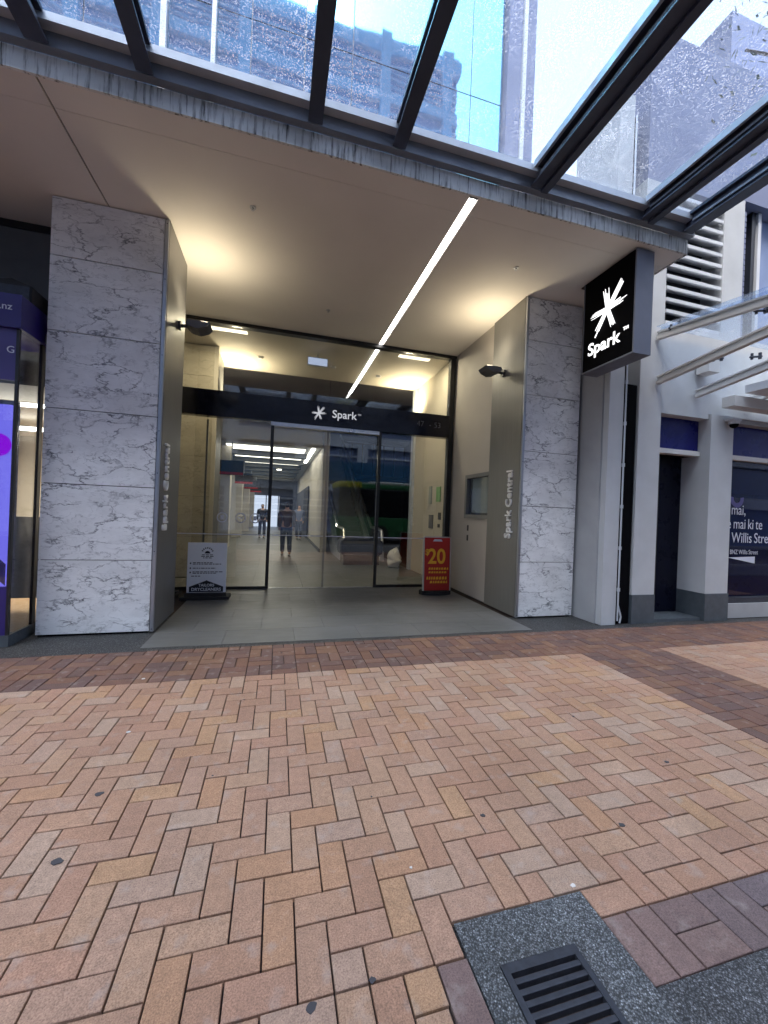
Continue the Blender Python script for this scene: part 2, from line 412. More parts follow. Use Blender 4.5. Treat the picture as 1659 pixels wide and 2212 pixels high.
LIGHT = [(.37, .235, .170), (.385, .235, .150), (.35, .23, .175), (.385, .265, .195), (.40, .30, .24), (.36, .22, .17), (.335, .205, .15),
         (.40, .26, .160), (.385, .305, .26), (.35, .24, .195), (.375, .245, .18), (.32, .20, .155), (.37, .255, .205), (.38, .245, .19), (.37, .28, .24), (.37, .24, .18), (.355, .235, .185)]
DARK = [(.135, .075, .062), (.12, .078, .075), (.155, .085, .06), (.105, .07, .068), (.165, .098, .078), (.095, .066, .07), (.185, .11, .075), (.14, .085, .075)]
PURP = [(.185, .125, .115), (.165, .12, .118), (.21, .14, .125), (.15, .115, .12)]
bricks = []      # x0,x1,y0,y1,palette
def clip_add(x0, x1, y0, y1, zone, pal, holes=()):
    zx0, zx1, zy0, zy1 = zone
    x0, x1, y0, y1 = max(x0, zx0), min(x1, zx1), max(y0, zy0), min(y1, zy1)
    if x1-x0 < .025 or y1-y0 < .025: return
    for hx0, hx1, hy0, hy1 in holes:
        if x0 < hx1-.001 and x1 > hx0+.001 and y0 < hy1-.001 and y1 > hy0+.001:
            # keep the largest remaining strip
            c = [(x0, min(x1, hx0), y0, y1), (max(x0, hx1), x1, y0, y1), (x0, x1, y0, min(y1, hy0)), (x0, x1, max(y0, hy1), y1)]
            c = [q for q in c if q[1]-q[0] > .025 and q[3]-q[2] > .025]
            if not c: return
            x0, x1, y0, y1 = max(c, key=lambda q: (q[1]-q[0])*(q[3]-q[2]))
    bricks.append((x0, x1, y0, y1, pal))
def herring(zone, pal, holes=()):
    i0, i1 = int((zone[0]-GX)/U)-4, int((zone[1]-GX)/U)+4; j0, j1 = int((zone[2]-GY)/U)-4, int((zone[3]-GY)/U)+4
    for i in range(i0, i1):
        for j in range(j0, j1):
            x, y = GX+i*U, GY+j*U
            if (i+j) % 4 == 2: clip_add(x, x+2*U, y, y+U, zone, pal, holes)
            elif (i+j) % 4 == 0: clip_add(x, x+U, y, y+2*U, zone, pal, holes)
def basket(zone, pal, ox, oy, ph=0):
    P = 2*U
    for i in range(int((zone[0]-ox)/P)-2, int((zone[1]-ox)/P)+2):
        for j in range(int((zone[2]-oy)/P)-2, int((zone[3]-oy)/P)+2):
            x, y = ox+i*P, oy+j*P
            if (i+j+ph) % 2 == 0:
                clip_add(x, x+U, y, y+P, zone, pal); clip_add(x+U, x+P, y, y+P, zone, pal)
            else:
                clip_add(x, x+P, y, y+U, zone, pal); clip_add(x, x+P, y+U, y+P, zone, pal)
YB = GY + 21*U        # 3.765 far edge of the light field
XR = GX + 30*U        # 3.455 right edge of the light field
XR2 = XR + 10*U       # 4.605 far edge of the dark band
DRAIN = (.70, 1.275, .2, 1.345)
herring((-5.2, XR, 1.235, YB), 'L', [DRAIN])
herring((-5.2, .70, .60, 1.235), 'L', [(.585, .70, .3, 1.232)])
herring((XR2, 10.6, 1.235, YB), 'L')
basket((-5.2, 10.6, YB, 4.57), 'D', GX, YB, 1)
basket((XR, XR2, 1.235, YB), 'D', XR, YB, 0)
basket((1.275, 10.6, 1.005, 1.235), 'P', 1.275, 1.005, 0)
# a few purple pavers left of the drain
for yy in (1.002, .772): bricks.append((.585, .70, yy, yy+.23, 'P'))
bricks = [(a, b, c, d, 'P' if (p == 'L' and d < .97 and -.35 < a < .1) else p) for a, b, c, d, p in bricks]
def brick_geom(w, h, col, rnd):
    """chamfered paver centred on 0, top at z=0"""
    gp = .0034; x, y = w/2-gp, h/2-gp; c = .0022
    v = []
    for z, k in ((-.03, 0), (-c, 0), (0, c)):
        for sx, sy in ((-1, -1), (1, -1), (1, 1), (-1, 1)): v.append((sx*(x-k), sy*(y-k), z))
    f = [(8, 9, 10, 11)]
    for b in (0, 4):
        for i in range(4):
            j = (i+1) % 4; f.append((b+i, b+j, b+4+j, b+4+i))
    return v, f, col
def brick_mesh(name, geoms):
    V, F, C = [], [], []
    for v, f, c in geoms:
        n = len(V); V += v; F += [tuple(i+n for i in q) for q in f]; C += [c]*len(v)
    me = bpy.data.meshes.new(name); me.from_pydata(V, [], F)
    ca = me.color_attributes.new('Col', 'FLOAT_COLOR', 'POINT')
    flat = [q for c in C for q in (*c, 1)]; ca.data.foreach_set('color', flat)
    me.materials.append(M['paver']); return me
def dim(P, k):
    mean = [sum(q[i] for q in P)/len(P) for i in range(3)]
    return [tuple((mean[i]*.30 + q[i]*.70)*k*(1.06, .97, .86)[i] for i in range(3)) for q in P]
PAL = {'L': dim(LIGHT, .95), 'D': dim(DARK, 1.12), 'P': [tuple(c*1.0 for c in q) for q in PURP]}
rb = random.Random(11)
def in_view(x, y):
    dx, dy = x, y; a = math.atan2(dx, dy) - R(15.2)
    if abs(a) > R(46.5): return False
    depth = math.hypot(x, y)*math.cos(a)
    return CAM_H/depth < 1106/846*1.06
vis = [b for b in bricks if in_view((b[0]+b[1])/2, (b[2]+b[3])/2)]
hid = [b for b in bricks if not in_view((b[0]+b[1])/2, (b[2]+b[3])/2)]
vis.sort(key=lambda b: (b[0]+b[1])**2/4 + (b[2]+b[3])**2/4 + CAM_H**2 - (b[1]-b[0])*(b[3]-b[2])*4)
near, rest = vis[:300], vis[300:]
cache = {}
for x0, x1, y0, y1, p in near:
    w, h = round(x1-x0, 3), round(y1-y0, 3); ci = rb.randrange(len(PAL[p])); key = (w, h, p, ci)
    if key not in cache: cache[key] = brick_mesh('brick', [brick_geom(w, h, PAL[p][ci], rb)])
    o = bpy.data.objects.new('brick', cache[key]); COL.objects.link(o); o.parent = pave
    o.location = ((x0+x1)/2, (y0+y1)/2, rb.uniform(-.0022, .0015)); o.rotation_euler = (rb.uniform(-.006, .006), rb.uniform(-.006, .006), rb.uniform(-.004, .004))
G = []
for x0, x1, y0, y1, p in rest+hid:
    v, f, c = brick_geom(x1-x0, y1-y0, rb.choice(PAL[p]), rb)
    zz = rb.uniform(-.0022, .0015); tx, ty = rb.uniform(-.005, .005), rb.uniform(-.005, .005)
    v = [((x0+x1)/2+a, (y0+y1)/2+b, cz+zz+a*tx+b*ty) for a, b, cz in v]; G.append((v, f, c))
o = bpy.data.objects.new('distant_bricks', brick_mesh('distant_bricks', G)); COL.objects.link(o); o.parent = pave; o['kind'] = 'stuff'
# asphalt, drain surround, pebble strip
g = bmesh.new(); box(g, .70, 60, -1.44, .2, -.3, -.0005); box(g, 1.275, 60, .2, 1.003, -.3, -.0005); tag(obj('asphalt_strip', g, 'asphalt'), 'dark grey aggregate asphalt along the kerb', kind='structure')
g = bmesh.new(); box(g, .702, .795, .2, 1.343, -.3, .0005); box(g, 1.105, 1.273, .2, 1.343, -.3, .0005); box(g, .795, 1.105, 1.182, 1.343, -.3, .0005)
box(g, .795, 1.105, .2, .52, -.3, .0005); box(g, .795, 1.105, .52, 1.182, -.3, -.2)
tag(obj('drain_surround', g, 'drain_concrete'), 'speckled grey concrete surround of the drain grate', kind='structure')
for (x, y, r, pale) in [(-.85, 1.96, .021, 0), (-.85, 2.37, .019, 0), (1.08, 1.80, .012, 0), (2.49, 1.95, .013, 0), (1.75, 1.59, .015, 0), (.16, 1.215, .017, 0), (.36, 1.24, .011, 0),
                        (-.91, 2.97, .014, 1), (1.262, 1.37, .011, 1), (.62, 1.60, .006, 1), (-1.08, 3.85, .014, 1), (2.3, 2.56, .009, 0), (-.2, 3.3, .006, 0), (.9, 2.9, .007, 0), (1.6, 3.0, .006, 1),
                        (-1.9, 4.2, .012, 0), (-1.5, 4.0, .010, 0), (2.9, 2.9, .008, 0), (-.3, 2.4, .005, 0), (.55, 2.05, .005, 0), (3.0, 4.1, .010, 0), (.1, 4.3, .008, 0)]:
    g = bmesh.new(); n = 11
    r *= .85; prism(g, [(x+r*(1.25*math.cos(k*2*math.pi/n))*rb.uniform(.75, 1.2), y+r*math.sin(k*2*math.pi/n)*rb.uniform(.7, 1.2), .0005) for k in range(n)], (0, 0, .0025))
    obj('gum_spot', g, 'gum_pale' if pale else 'gum', pave)
g = bmesh.new(); box(g, -30, -1.352, 4.572, 5.9, -.3, -.002); box(g, 3.462, 4.62, 4.572, 5.3, -.3, -.002); box(g, -1.352, 3.462, 4.572, 4.66, -.3, -.002); box(g, 4.62, 40, 4.572, 4.75, -.3, -.002)
tag(obj('pebble_strip', g, 'pebble'), 'dark pebble aggregate strip along the building line', kind='structure')

def drain():
    t = thing('drain_grate', 'dark cast iron drain grate with slots set in speckled concrete', 'drain', (.95, .85, 0))
    g = bmesh.new(); x0, x1, y0, y1 = .798, 1.102, .523, 1.179; z0, z1 = -.03, .003
    box(g, x0, x0+.022, y0, y1, z0, z1); box(g, x1-.022, x1, y0, y1, z0, z1); box(g, x0+.022, x1-.022, y1-.03, y1, z0, z1); box(g, x0+.022, x1-.022, y0, y0+.03, z0, z1)
    obj('frame', g, 'iron', t)
    y = y1-.03-.015
    while y > y0+.07:
        bx('slat', 'iron', t, x0+.0225, x1-.0225, y-.0165, y, z0, z1-.001, bev=.002); y -= .031
drain()

def floor_tiles():
    g = bmesh.new(); box(g, -1.352, 3.462, 4.662, 7.9, -.3, -.012); box(g, -3.2, 3.8, 7.9, 34, -.3, -.012)
    f = tag(obj('entrance_floor', g, 'groove'), 'grey stone tiled entrance floor running into the lobby', kind='structure')
    rt = random.Random(4); cachem = {}
    def tile(x0, x1, y0, y1):
        w, h = round(x1-x0, 3), round(y1-y0, 3)
        if (w, h) not in cachem:
            me = bpy.data.meshes.new('tile'); q = bmesh.new(); box(q, -w/2+.0015, w/2-.0015, -h/2+.0015, h/2-.0015, -.01, 0); q.to_mesh(me); q.free(); cachem[(w, h)] = me; me.materials.append(M['stone_tile'])
        o = bpy.data.objects.new('floor_tile', cachem[(w, h)]); COL.objects.link(o); o.parent = f; o.location = ((x0+x1)/2, (y0+y1)/2, .002+rt.uniform(-.0006, .0006))
    y = 4.662; r = 0
    while y < 7.7:
        x = -1.352; first = True
        y1 = min(y+.516, 7.758)
        while x < 3.46:
            x1 = min(x+(.401 if first and r % 2 else .802), 3.462); first = False
            tile(x, x1, y, y1); x = x1
        y = y1; r += 1
    y = 7.76; r = 0
    while y < 16:
        x = -2.4
        while x < 3.5:
            x1 = min(x+.98, 3.54); tile(x, x1, y, y+.98); x = x1
        y += .98
    g = bmesh.new(); box(g, -2.4, 3.54, y, 34, -.01, .002); obj('distant_floor', g, 'stone_tile', f)
floor_tiles()

# ------------------------------------------------------------------ soffit and its edge
ZC = 4.93
def soffit():
    g = bmesh.new(); box(g, -14, 4.83, 3.80, 10.3, ZC+.02, ZC+.16)
    s = tag(obj('ceiling', g, 'groove'), 'beige soffit over the entrance and lobby', kind='structure')
    ys = [3.81, 4.06, 7.70]
    for (xa, xb) in ((-14, -2.012), (-1.996, 1.835), (1.945, 4.82)):
        for ya, yb in ((3.80, 4.056), (4.06, 7.70)):
            bx('soffit_panel', 'soffit_paint', s, xa, xb, ya, yb, ZC, ZC+.03)
    for (xa, xb) in ((-3.0, 1.835), (1.945, 4.0)): bx('soffit_panel', 'cream_wall', s, xa, xb, 7.86, 10.3, ZC+.005, ZC+.03)
    bx('edge_concrete', 'stained_concrete', s, -14, 4.83, 3.775, 3.80, ZC-.003, ZC+.17)
    bx('edge_concrete', 'stained_concrete', s, 4.832, 4.85, 3.79, 5.2, ZC-.003, ZC+.17)
soffit()
for i, (x, y, lab) in enumerate([(-.4, 4.7, 'small sprinkler rose on the soffit near the left pillar'), (3.0, 4.7, 'small sprinkler rose on the soffit near the hanging sign'), (.7, 6.7, 'small sprinkler rose on the soffit before the doors')]):
    g = bmesh.new(); cyl(g, (x, y, ZC-.006), (x, y, ZC-.0005), .035, n=14); cyl(g, (x, y, ZC-.03), (x, y, ZC-.006), .009, n=8); cyl(g, (x, y, ZC-.033), (x, y, ZC-.03), .018, n=10)
    tag(obj('sprinkler', g, 'silver'), lab, 'sprinkler', 'soffit sprinklers')

def strip_light():
    t = thing('strip_light', 'long white recessed light strip across the beige soffit into the lobby', 'light', (1.89, 3.8, ZC))
    bx('diffuser', 'strip_white', t, 1.857, 1.923, 3.83, 7.70, ZC+.004, ZC+.018)
    bx('diffuser', 'strip_white', t, 1.857, 1.923, 7.87, 11.2, ZC-.01, ZC+.004)
    bx('end_cap', 'grey_steel', t, 1.84, 1.94, 3.802, 3.828, ZC-.002, ZC+.018)
    bx('housing', 'light_steel', t, 1.84, 1.94, 10.31, 11.2, ZC+.006, ZC+.05)
strip_light()

# ------------------------------------------------------------------ marble pillars
ZJ = [.02, .862, 1.722, 2.565, 3.43, 4.265, ZC-.01]
def pillar(x0, x1, side, label, mat, yf):
    t = thing('marble_pillar', label, 'pillar', ((x0+x1)/2, yf+.3, 0), 'marble pillars of the entrance')
    bx('core', 'black_void', t, x0+.012, x1-.012, yf+.022, yf+.93, .0, ZC-.002)
    for a, b in zip(ZJ[:-1], ZJ[1:]):
        bx('marble_panel', mat, t, x0, x1, yf, yf+.02, a+.0045, b-.0045, recenter=True)
    s = 1 if side == 'R' else -1            # side on which the opening lies
    xe = x1 if s > 0 else x0
    def xr(a, b): return (xe+a, xe+b) if s > 0 else (xe-b, xe-a)
    bx('edge_trim', 'edge_metal', t, *xr(.010, .050), yf-.012, yf+.02, .02, ZC-.02)
    sp = bx('side_panel', 'panel_metal', t, *xr(.014, .054), yf+.024, yf+.93, .02, ZC-.004)
    # outer flank
    xo = x0 if s > 0 else x1
    bx('flank', mat, t, *((xo-.002, xo+.01) if s > 0 else (xo-.01, xo+.002)), yf+.022, yf+.93, .02, ZC-.004)
    for z in (.05, .97, 1.9, 2.4, 3.3, 4.2, 4.86):
        g = bmesh.new(); xc = sum(xr(.02, .04))/2; cyl(g, (xc, yf-.0115, z), (xc, yf-.016, z), .006, n=8); obj('bolt', g, 'iron', t)
    # raised lettering reading upwards
    xf = xr(.054, .054)[0]
    if s > 0: mw = frame((xf+.012, yf+.30, 1.20), (0, 0, 1), (0, -1, 0))
    else: mw = frame((xf-.012, yf+.20, 1.20), (0, 0, 1), (0, 1, 0))
    if s > 0: # faces +X : right=up, up must give normal +X : r x u = (0,0,1)x(0,-1,0) = (1,0,0)
        pass
    text_obj('lettering', 'Spark Central', .21, 'letter_metal', t, mw, extrude=.012, xs=.93, bold=.003)
    return t
pillar(-2.545, -1.42, 'R', 'marble pillar left of the doors, beside the purple shop front', 'marble', 5.2)
pillar(3.60, 4.57, 'L', 'marble pillar right of the doors, behind the hanging illuminated sign', 'marble_fine', 5.22)

# ------------------------------------------------------------------ vestibule walls
def vestibule():
    t = thing('side_wall', 'cream wall with recessed display case right of the doors', 'wall', (3.6, 6.9, 0))
    g = bmesh.new(); X = 3.575
    box(g, X, X+.3, 6.156, 7.70, 2.30, ZC-.004); box(g, X, X+.3, 6.156, 7.70, .02, 1.52); box(g, X, X+.3, 7.04, 7.70, 1.52, 2.30); box(g, X+.2, X+.3, 6.156, 7.04, 1.52, 2.30)
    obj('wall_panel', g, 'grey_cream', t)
    bx('shadow_gap', 'black_frame', t, X+.005, X+.3, 6.156, 7.70, .0, .019)
    c = bx('case_back', 'notice', t, X+.09, X+.1, 6.16, 7.0, 1.56, 2.26)
    g = bmesh.new(); 
    box(g, X-.02, X+.06, 6.158, 7.06, 2.26, 2.33); box(g, X-.02, X+.06, 6.158, 7.06, 1.49, 1.56); box(g, X-.02, X+.06, 6.99, 7.06, 1.561, 2.259)
    obj('case_frame', g, 'panel_metal', t)
    bx('case_glass', 'shop_glass', t, X+.03, X+.036, 6.16, 6.99, 1.565, 2.255)
    g = bmesh.new(); box(g, X+.06, X+.088, 6.95, 6.99, 1.56, 2.26); box(g, X+.06, X+.088, 6.16, 6.95, 1.56, 1.60); obj('case_edge', g, 'black_frame', t)
    for z in (1.30, 1.11): bx('socket', 'black_frame', t, X-.006, X+.01, 6.88, 6.94, z-.055, z+.055, bev=.004)
    t2 = thing('side_wall', 'shadowed cream wall behind the left metal panel by the doors', 'wall', (-1.8, 7, 0))
    bx('wall_panel', 'cream_wall', t2, -2.1, -1.80, 6.14, 7.70, .0, ZC-.004)
vestibule()

def sconce(name, x, y, z, s, label, power):
    """flat grey uplight on a short arm; s = direction it points"""
    t = thing(name, label, 'light', (x, y, z), 'wall uplights')
    g = bmesh.new(); cyl(g, (x, y, z), (x+s*.03, y, z), .06, n=16); obj('base_plate', g, 'lamp_grey', t)
    g = bmesh.new(); cyl(g, (x+s*.028, y, z), (x+s*.12, y, z+.01), .022, n=10); cyl(g, (x+s*.12, y-.06, z+.01), (x+s*.12, y+.06, z+.01), .03, n=10); obj('arm', g, 'lamp_grey', t)
    g = bmesh.new()
    prof = [(.10, .0), (.15, -.035), (.25, -.055), (.36, -.01), (.40, .045), (.13, .05)]
    prism(g, [(x+s*a, y-.13, z+b) for a, b in prof], (0, .26, 0)); obj('head', g, 'lamp_grey', t)
    bx('lens', 'panel_warm', t, *sorted((x+s*.15, x+s*.37)), y-.11, y+.11, z+.0505, z+.056)
    ld = bpy.data.lights.new('uplight', 'SPOT'); ld.energy = power; ld.color = (1, .83, .56); ld.spot_size = R(150); ld.spot_blend = 1.0; ld.shadow_soft_size = .10
    lo = bpy.data.objects.new('uplight', ld); COL.objects.link(lo); lo.parent = t; lo.matrix_parent_inverse = Matrix.Translation(-t.location)
    lo.location = (x+s*.27, y, z+.09); lo.rotation_euler = (R(180), 0, 0)
sconce('wall_light', -1.366, 5.80, 3.93, 1, 'grey uplight on the metal flank of the left marble pillar', 8.5)
sconce('wall_light', 3.546, 5.80, 3.93, -1, 'grey uplight on the metal flank of the right marble pillar', 8.5)

# ------------------------------------------------------------------ glazed entrance
YD = 7.75
def entrance():
    t = thing('glass_entrance', 'glazed entrance with sliding doors and navy band above', 'door', (.9, YD, 0))
    g = bmesh.new(); box(g, -1.79, 3.57, YD-.04, YD+.10, ZC-.06, ZC+.03); obj('head_frame', g, 'black_frame', t)
    bx('jamb', 'black_frame', t, 3.45, 3.56, YD-.035, YD+.09, .0, ZC-.061); bx('jamb', 'black_frame', t, -1.795, -1.755, YD-.035, YD+.09, .0, ZC-.061)
    tr = bx('transom_band', 'navy_band', t, -1.754, 3.449, YD-.06, YD+.12, 3.17, 3.64)
    star('logo', 'transom_logo', tr, frame((.70, YD-.062, 3.41), (1, 0, 0), (0, 0, 1)), .165, .003)
    text_obj('lettering', 'Spark', .215, 'transom_logo', tr, frame((.96, YD-.062, 3.355), (1, 0, 0), (0, 0, 1)), .002, bold=.002)
    text_obj('trade_mark', 'TM', .05, 'transom_logo', tr, frame((1.47, YD-.062, 3.44), (1, 0, 0), (0, 0, 1)), .001)
    for sx, st_ in ((2.72, '47'), (2.99, '-'), (3.10, '53')): text_obj('street_number', st_, .16, 'lamp_grey', tr, frame((sx, YD-.062, 3.36), (1, 0, 0), (0, 0, 1)), .001)
    bx('upper_pane', 'door_glass', t, -1.754, .905, YD+.015, YD+.027, 3.641, ZC-.061); bx('upper_pane', 'door_glass', t, .915, 3.449, YD+.015, YD+.027, 3.641, ZC-.061)
    for (a, b, lab) in ((-1.754, -.12, 'L'), (1.93, 3.449, 'R')):
        sl = bx('side_light', 'door_glass', t, a, b, YD, YD+.012, .05, 3.169)
        bx('bottom_rail', 'black_frame', sl, a, b, YD-.015, YD+.035, .003, .052); 
        sx = b-.0605 if lab == 'L' else a
        bx('stile', 'black_frame', sl, sx, sx+.06, YD-.016, YD+.036, .053, 3.168)
        if lab == 'L': bx('stile', 'panel_metal', sl, a+.40, a+.43, YD+.3, YD+.33, .053, 3.168)
    bx('door_head', 'silver', t, -.18, 1.93, YD-.05, YD+.09, 3.10, 3.168)
    for a, b in ((-.118, .905), (.912, 1.928)):
        d = bx('sliding_door', 'door_glass', t, a, b, YD+.05, YD+.062, .012, 3.10)
        bx('safety_strip', 'letter_pale', d, a+.02, b-.02, YD+.0475, YD+.0495, 1.01, 1.028)
        bx('edge_strip', 'panel_metal', d, *((b-.012, b) if a < 0 else (a, a+.012)), YD+.046, YD+.066, .013, 3.09)
    for a, b in ((-1.74, -.19), (2.0, 3.44)): bx('safety_strip', 'letter_pale', t, a, b, YD-.0025, YD-.0005, 1.01, 1.028)
    # stickers on the left pane
    for k, x in enumerate((-.98, -.66, -.40)):
        g = bmesh.new(); n = 20
        for i in range(n):
            a0, a1 = 2*math.pi*i/n, 2*math.pi*(i+1)/n
            prism(g, [(x+r*math.cos(a), YD-.001, 1.33+r*math.sin(a)) for r, a in ((.075, a0), (.095, a0), (.095, a1), (.075, a1))], (0, -.001, 0))
        box(g, x-.03, x+.025, YD-.002, YD-.001, 1.29, 1.37) if k != 1 else box(g, x-.05, x+.05, YD-.002, YD-.001, 1.32, 1.34)
        obj('sticker', g, 'letter_pale', t)
    # floor track
    bx('floor_track', 'grey_steel', t, -.12, 1.93, YD-.02, YD+.10, .0028, .006)
entrance()

# ------------------------------------------------------------------ lobby
def lobby():
    w = thing('lobby_wall', 'cream lobby wall on the right behind the glass', 'wall', (3.56, 9, 0))
    bx('wall_panel', 'cream_wall', w, 3.56, 3.9, 7.86, 10.3, 0, ZC+.02)
    bx('wall_end', 'light_steel', w, 3.50, 3.559, 10.1, 10.3, 0, ZC)
    for (y, z, a, b, m) in ((8.35, 2.0, .22, .34, 'notice_green'), (8.85, 2.0, .16, .42, 'notice'), (8.75, 1.36, .24, .32, 'lamp_grey'), (8.25, 1.5, .12, .16, 'iron'), (8.28, 1.28, .08, .08, 'iron')):
        bx('notice_box', m, w, 3.535, 3.559, y-a/2, y+a/2, z-b/2, z+b/2)
    p = thing('lobby_pillar', 'veined stone pillar inside the lobby on the left', 'pillar', (-2.0, 9.2, 0))
    bx('core', 'groove', p, -3.0, -1.41, 9.03, 10.0, 0, ZC)
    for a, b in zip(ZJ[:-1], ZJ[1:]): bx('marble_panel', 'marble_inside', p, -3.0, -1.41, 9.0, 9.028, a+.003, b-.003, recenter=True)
    bx('edge_trim', 'cream_wall', p, -1.408, -1.33, 9.0, 9.06, .0, ZC); bx('side_panel', 'panel_metal', p, -1.409, -1.36, 9.08, 10.0, 0, ZC)
    q = thing('lobby_wall', 'plain wall closing the lobby on the left beside the stone pillar', 'wall', (-3.0, 8.4, 0))
    bx('wall_panel', 'cream_wall', q, -3.1, -2.95, 7.86, 8.99, 0, ZC)
    sconce('wall_light', -1.35, 9.85, 3.9, 1, 'uplight inside the lobby on the stone pillar', 62)
    sconce('wall_light', 3.49, 9.85, 3.9, -1, 'uplight inside the lobby on the cream wall', 62)
    for i, x in enumerate((-1.05, 2.75)):
        t = thing('recessed_light', ['recessed ceiling light just inside the doors on the left', 'recessed ceiling light just inside the doors on the right'][i], 'light', (x, 8.1, ZC), 'recessed lobby lights')
        bx('lens', 'slot_warm', t, x-.35, x+.35, 8.05, 8.17, ZC-.006, ZC+.0045)
        ld = bpy.data.lights.new('slot_lamp', 'AREA'); ld.shape = 'RECTANGLE'; ld.size = .7; ld.size_y = .12; ld.energy = 9; ld.color = (1, .84, .58)
        lo = bpy.data.objects.new('slot_lamp', ld); COL.objects.link(lo); lo.parent = t; lo.matrix_parent_inverse = Matrix.Translation(-t.location); lo.location = (x, 8.11, ZC-.012)
    # high void beyond the lobby ceiling
    v = thing('atrium', 'dark tall atrium beyond the lobby ceiling', 'hall', (1, 16, 0))
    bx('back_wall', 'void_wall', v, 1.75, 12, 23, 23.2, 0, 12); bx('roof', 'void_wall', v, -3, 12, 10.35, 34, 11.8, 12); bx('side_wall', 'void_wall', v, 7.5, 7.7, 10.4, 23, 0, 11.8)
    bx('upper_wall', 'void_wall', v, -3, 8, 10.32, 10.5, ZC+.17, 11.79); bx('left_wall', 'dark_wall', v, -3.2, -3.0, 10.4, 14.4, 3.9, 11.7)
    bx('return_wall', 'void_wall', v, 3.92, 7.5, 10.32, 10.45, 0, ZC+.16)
    for z in (3.4, 5.6, 7.6): bx('floor_edge', 'dark_wall', v, 3.4, 7.5, 22.6, 22.9, z, z+.25)
    for k in range(6): bx('glazing', 'opp_glass', v, 3.5+.65*k, 4.05+.65*k, 22.85, 22.95, 3.7, 5.5)
    m = thing('mezzanine', 'cream bulkhead above the shopping corridor', 'wall', (-.3, 14.5, 3.8))
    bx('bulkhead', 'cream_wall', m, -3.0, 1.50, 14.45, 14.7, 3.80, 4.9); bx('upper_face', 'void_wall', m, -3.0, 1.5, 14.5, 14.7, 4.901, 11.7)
    bx('corridor_ceiling', 'corridor_ceiling', m, -3.0, 1.5, 14.71, 34, 3.82, 3.95)
    for k in range(7):
        y = 15.3 + 2.3*k
        bx('light_trough', 'trough', m, -1.9, .95, y, y+1.0, 3.79, 3.815)
        bx('ceiling_beam', 'dark_wall', m, -2.2, 1.1, y+1.3, y+1.6, 3.62, 3.815)
    bx('light_slot', 'tube_cool', m, 1.15, 1.28, 14.8, 19.5, 3.78, 3.815)
    d = thing('corridor_wall', 'cream wall between the corridor and the escalator', 'wall', (1.65, 18, 0))
    bx('wall_panel', 'cream_wall', d, 1.52, 1.74, 14.2, 34, 0, 11.7); bx('wall_base', 'dark_wall', d, 1.49, 1.519, 14.2, 34, 0, .12)
    bx('dark_shop_front', 'void_wall', d, 1.44, 1.48, 20, 33, .13, 2.7)
    e = thing('far_exit', 'bright glazed exit at the end of the corridor', 'door', (-.3, 33, 0))
    bx('glazing', 'daylight_door', e, -1.9, .1, 33.0, 33.1, 0, 2.5); bx('end_wall', 'void_wall', e, -3, -1.91, 32.8, 33.1, 0, 2.499); bx('end_wall', 'void_wall', e, .11, 1.5, 32.8, 33.1, 0, 2.499); bx('over_panel', 'dark_wall', e, -3, 1.5, 32.8, 32.95, 2.5, 3.8)
    for k in range(3): bx('mullion', 'black_frame', e, -1.9+k*.95, -1.83+k*.95, 32.9, 32.98, 0, 2.5)
    for k in range(4):
        y = 11.0 + 5.2*k
        s = thing('corridor_shop', ['dark shop front nearest the lobby on the corridor left', 'second dark shop front along the corridor left', 'third shop front along the corridor left', 'farthest shop front along the corridor left'][k], 'shop', (-2.2, y+2, 0))
        bx('front_glass', 'opp_glass', s, -2.30, -2.24, y+.3, y+4.6, .15, 2.9); bx('fascia', 'dark_wall', s, -2.32, -2.2, y+.3, y+4.9, 2.9, 3.8)
        bx('column', 'cream_wall', s, -2.35, -1.75, y+4.62, y+5.15, 0, 3.79)
        sg = bx('hanging_sign', 'black_frame', s, -2.0, -1.2, y+3.5, y+3.6, 2.62, 3.12)
        bx('sign_strip', 'poster_red', sg, -1.99, -1.21, y+3.493, y+3.499, 2.63, 2.72)
        bx('hanger', 'grey_steel', sg, -1.62, -1.58, y+3.53, y+3.57, 3.121, 3.79)
        bx('display', 'jeans' if k % 2 else 'panel_warm', s, -3.2, -3.15, y+.6, y+4.3, .2, 2.6)
        bx('kick_plate', 'dark_wall', s, -2.33, -2.22, y+.3, y+4.6, .0, .149)
    ex = thing('exit_sign', 'pale blue lit exit sign hanging below the lobby ceiling', 'sign', (.72, 8.9, 4.7))
    bx('case', 'light_steel', ex, .50, .94, 8.62, 8.68, 4.66, 4.84); bx('face', 'exit_box', ex, .515, .925, 8.612, 8.619, 4.675, 4.825); bx('stem', 'light_steel', ex, .71, .73, 8.64, 8.66, 4.841, ZC)
    for i, (x, y, lab) in enumerate([(-.5, 9.3, 'small smoke detector on the lobby ceiling, left one'), (1.15, 9.3, 'small smoke detector on the lobby ceiling, middle one'), (2.3, 9.5, 'small smoke detector on the lobby ceiling, right one')]):
        g = bmesh.new(); cyl(g, (x, y, ZC-.035), (x, y, ZC+.004), .05, .07, 14); tag(obj('smoke_detector', g, 'cream_steel'), lab, 'detector', 'lobby smoke detectors')
    # fill lamps added to brighten the corridor and atrium, not real fittings
    for i, (x, y, z, pw) in enumerate([(.1, 12.2, 6.8, 80), (.0, 17.5, 3.7, 18), (.0, 23, 3.7, 18), (.3, 29, 3.7, 22)]):
        t = thing('fill_lamp', ['added fill lamp in the atrium above the corridor mouth', 'first added fill lamp inside the corridor', 'second added fill lamp inside the corridor', 'farthest added fill lamp of the corridor'][i], 'light', (x, y, z), 'added interior fill lamps')
        g = bmesh.new(); cyl(g, (x, y, z), (x, y, z+.06), .14, n=16); obj('rim', g, 'cream_steel', t); g = bmesh.new(); cyl(g, (x, y, z-.006), (x, y, z-.001), .12, n=16); obj('lens', g, 'downlight', t)
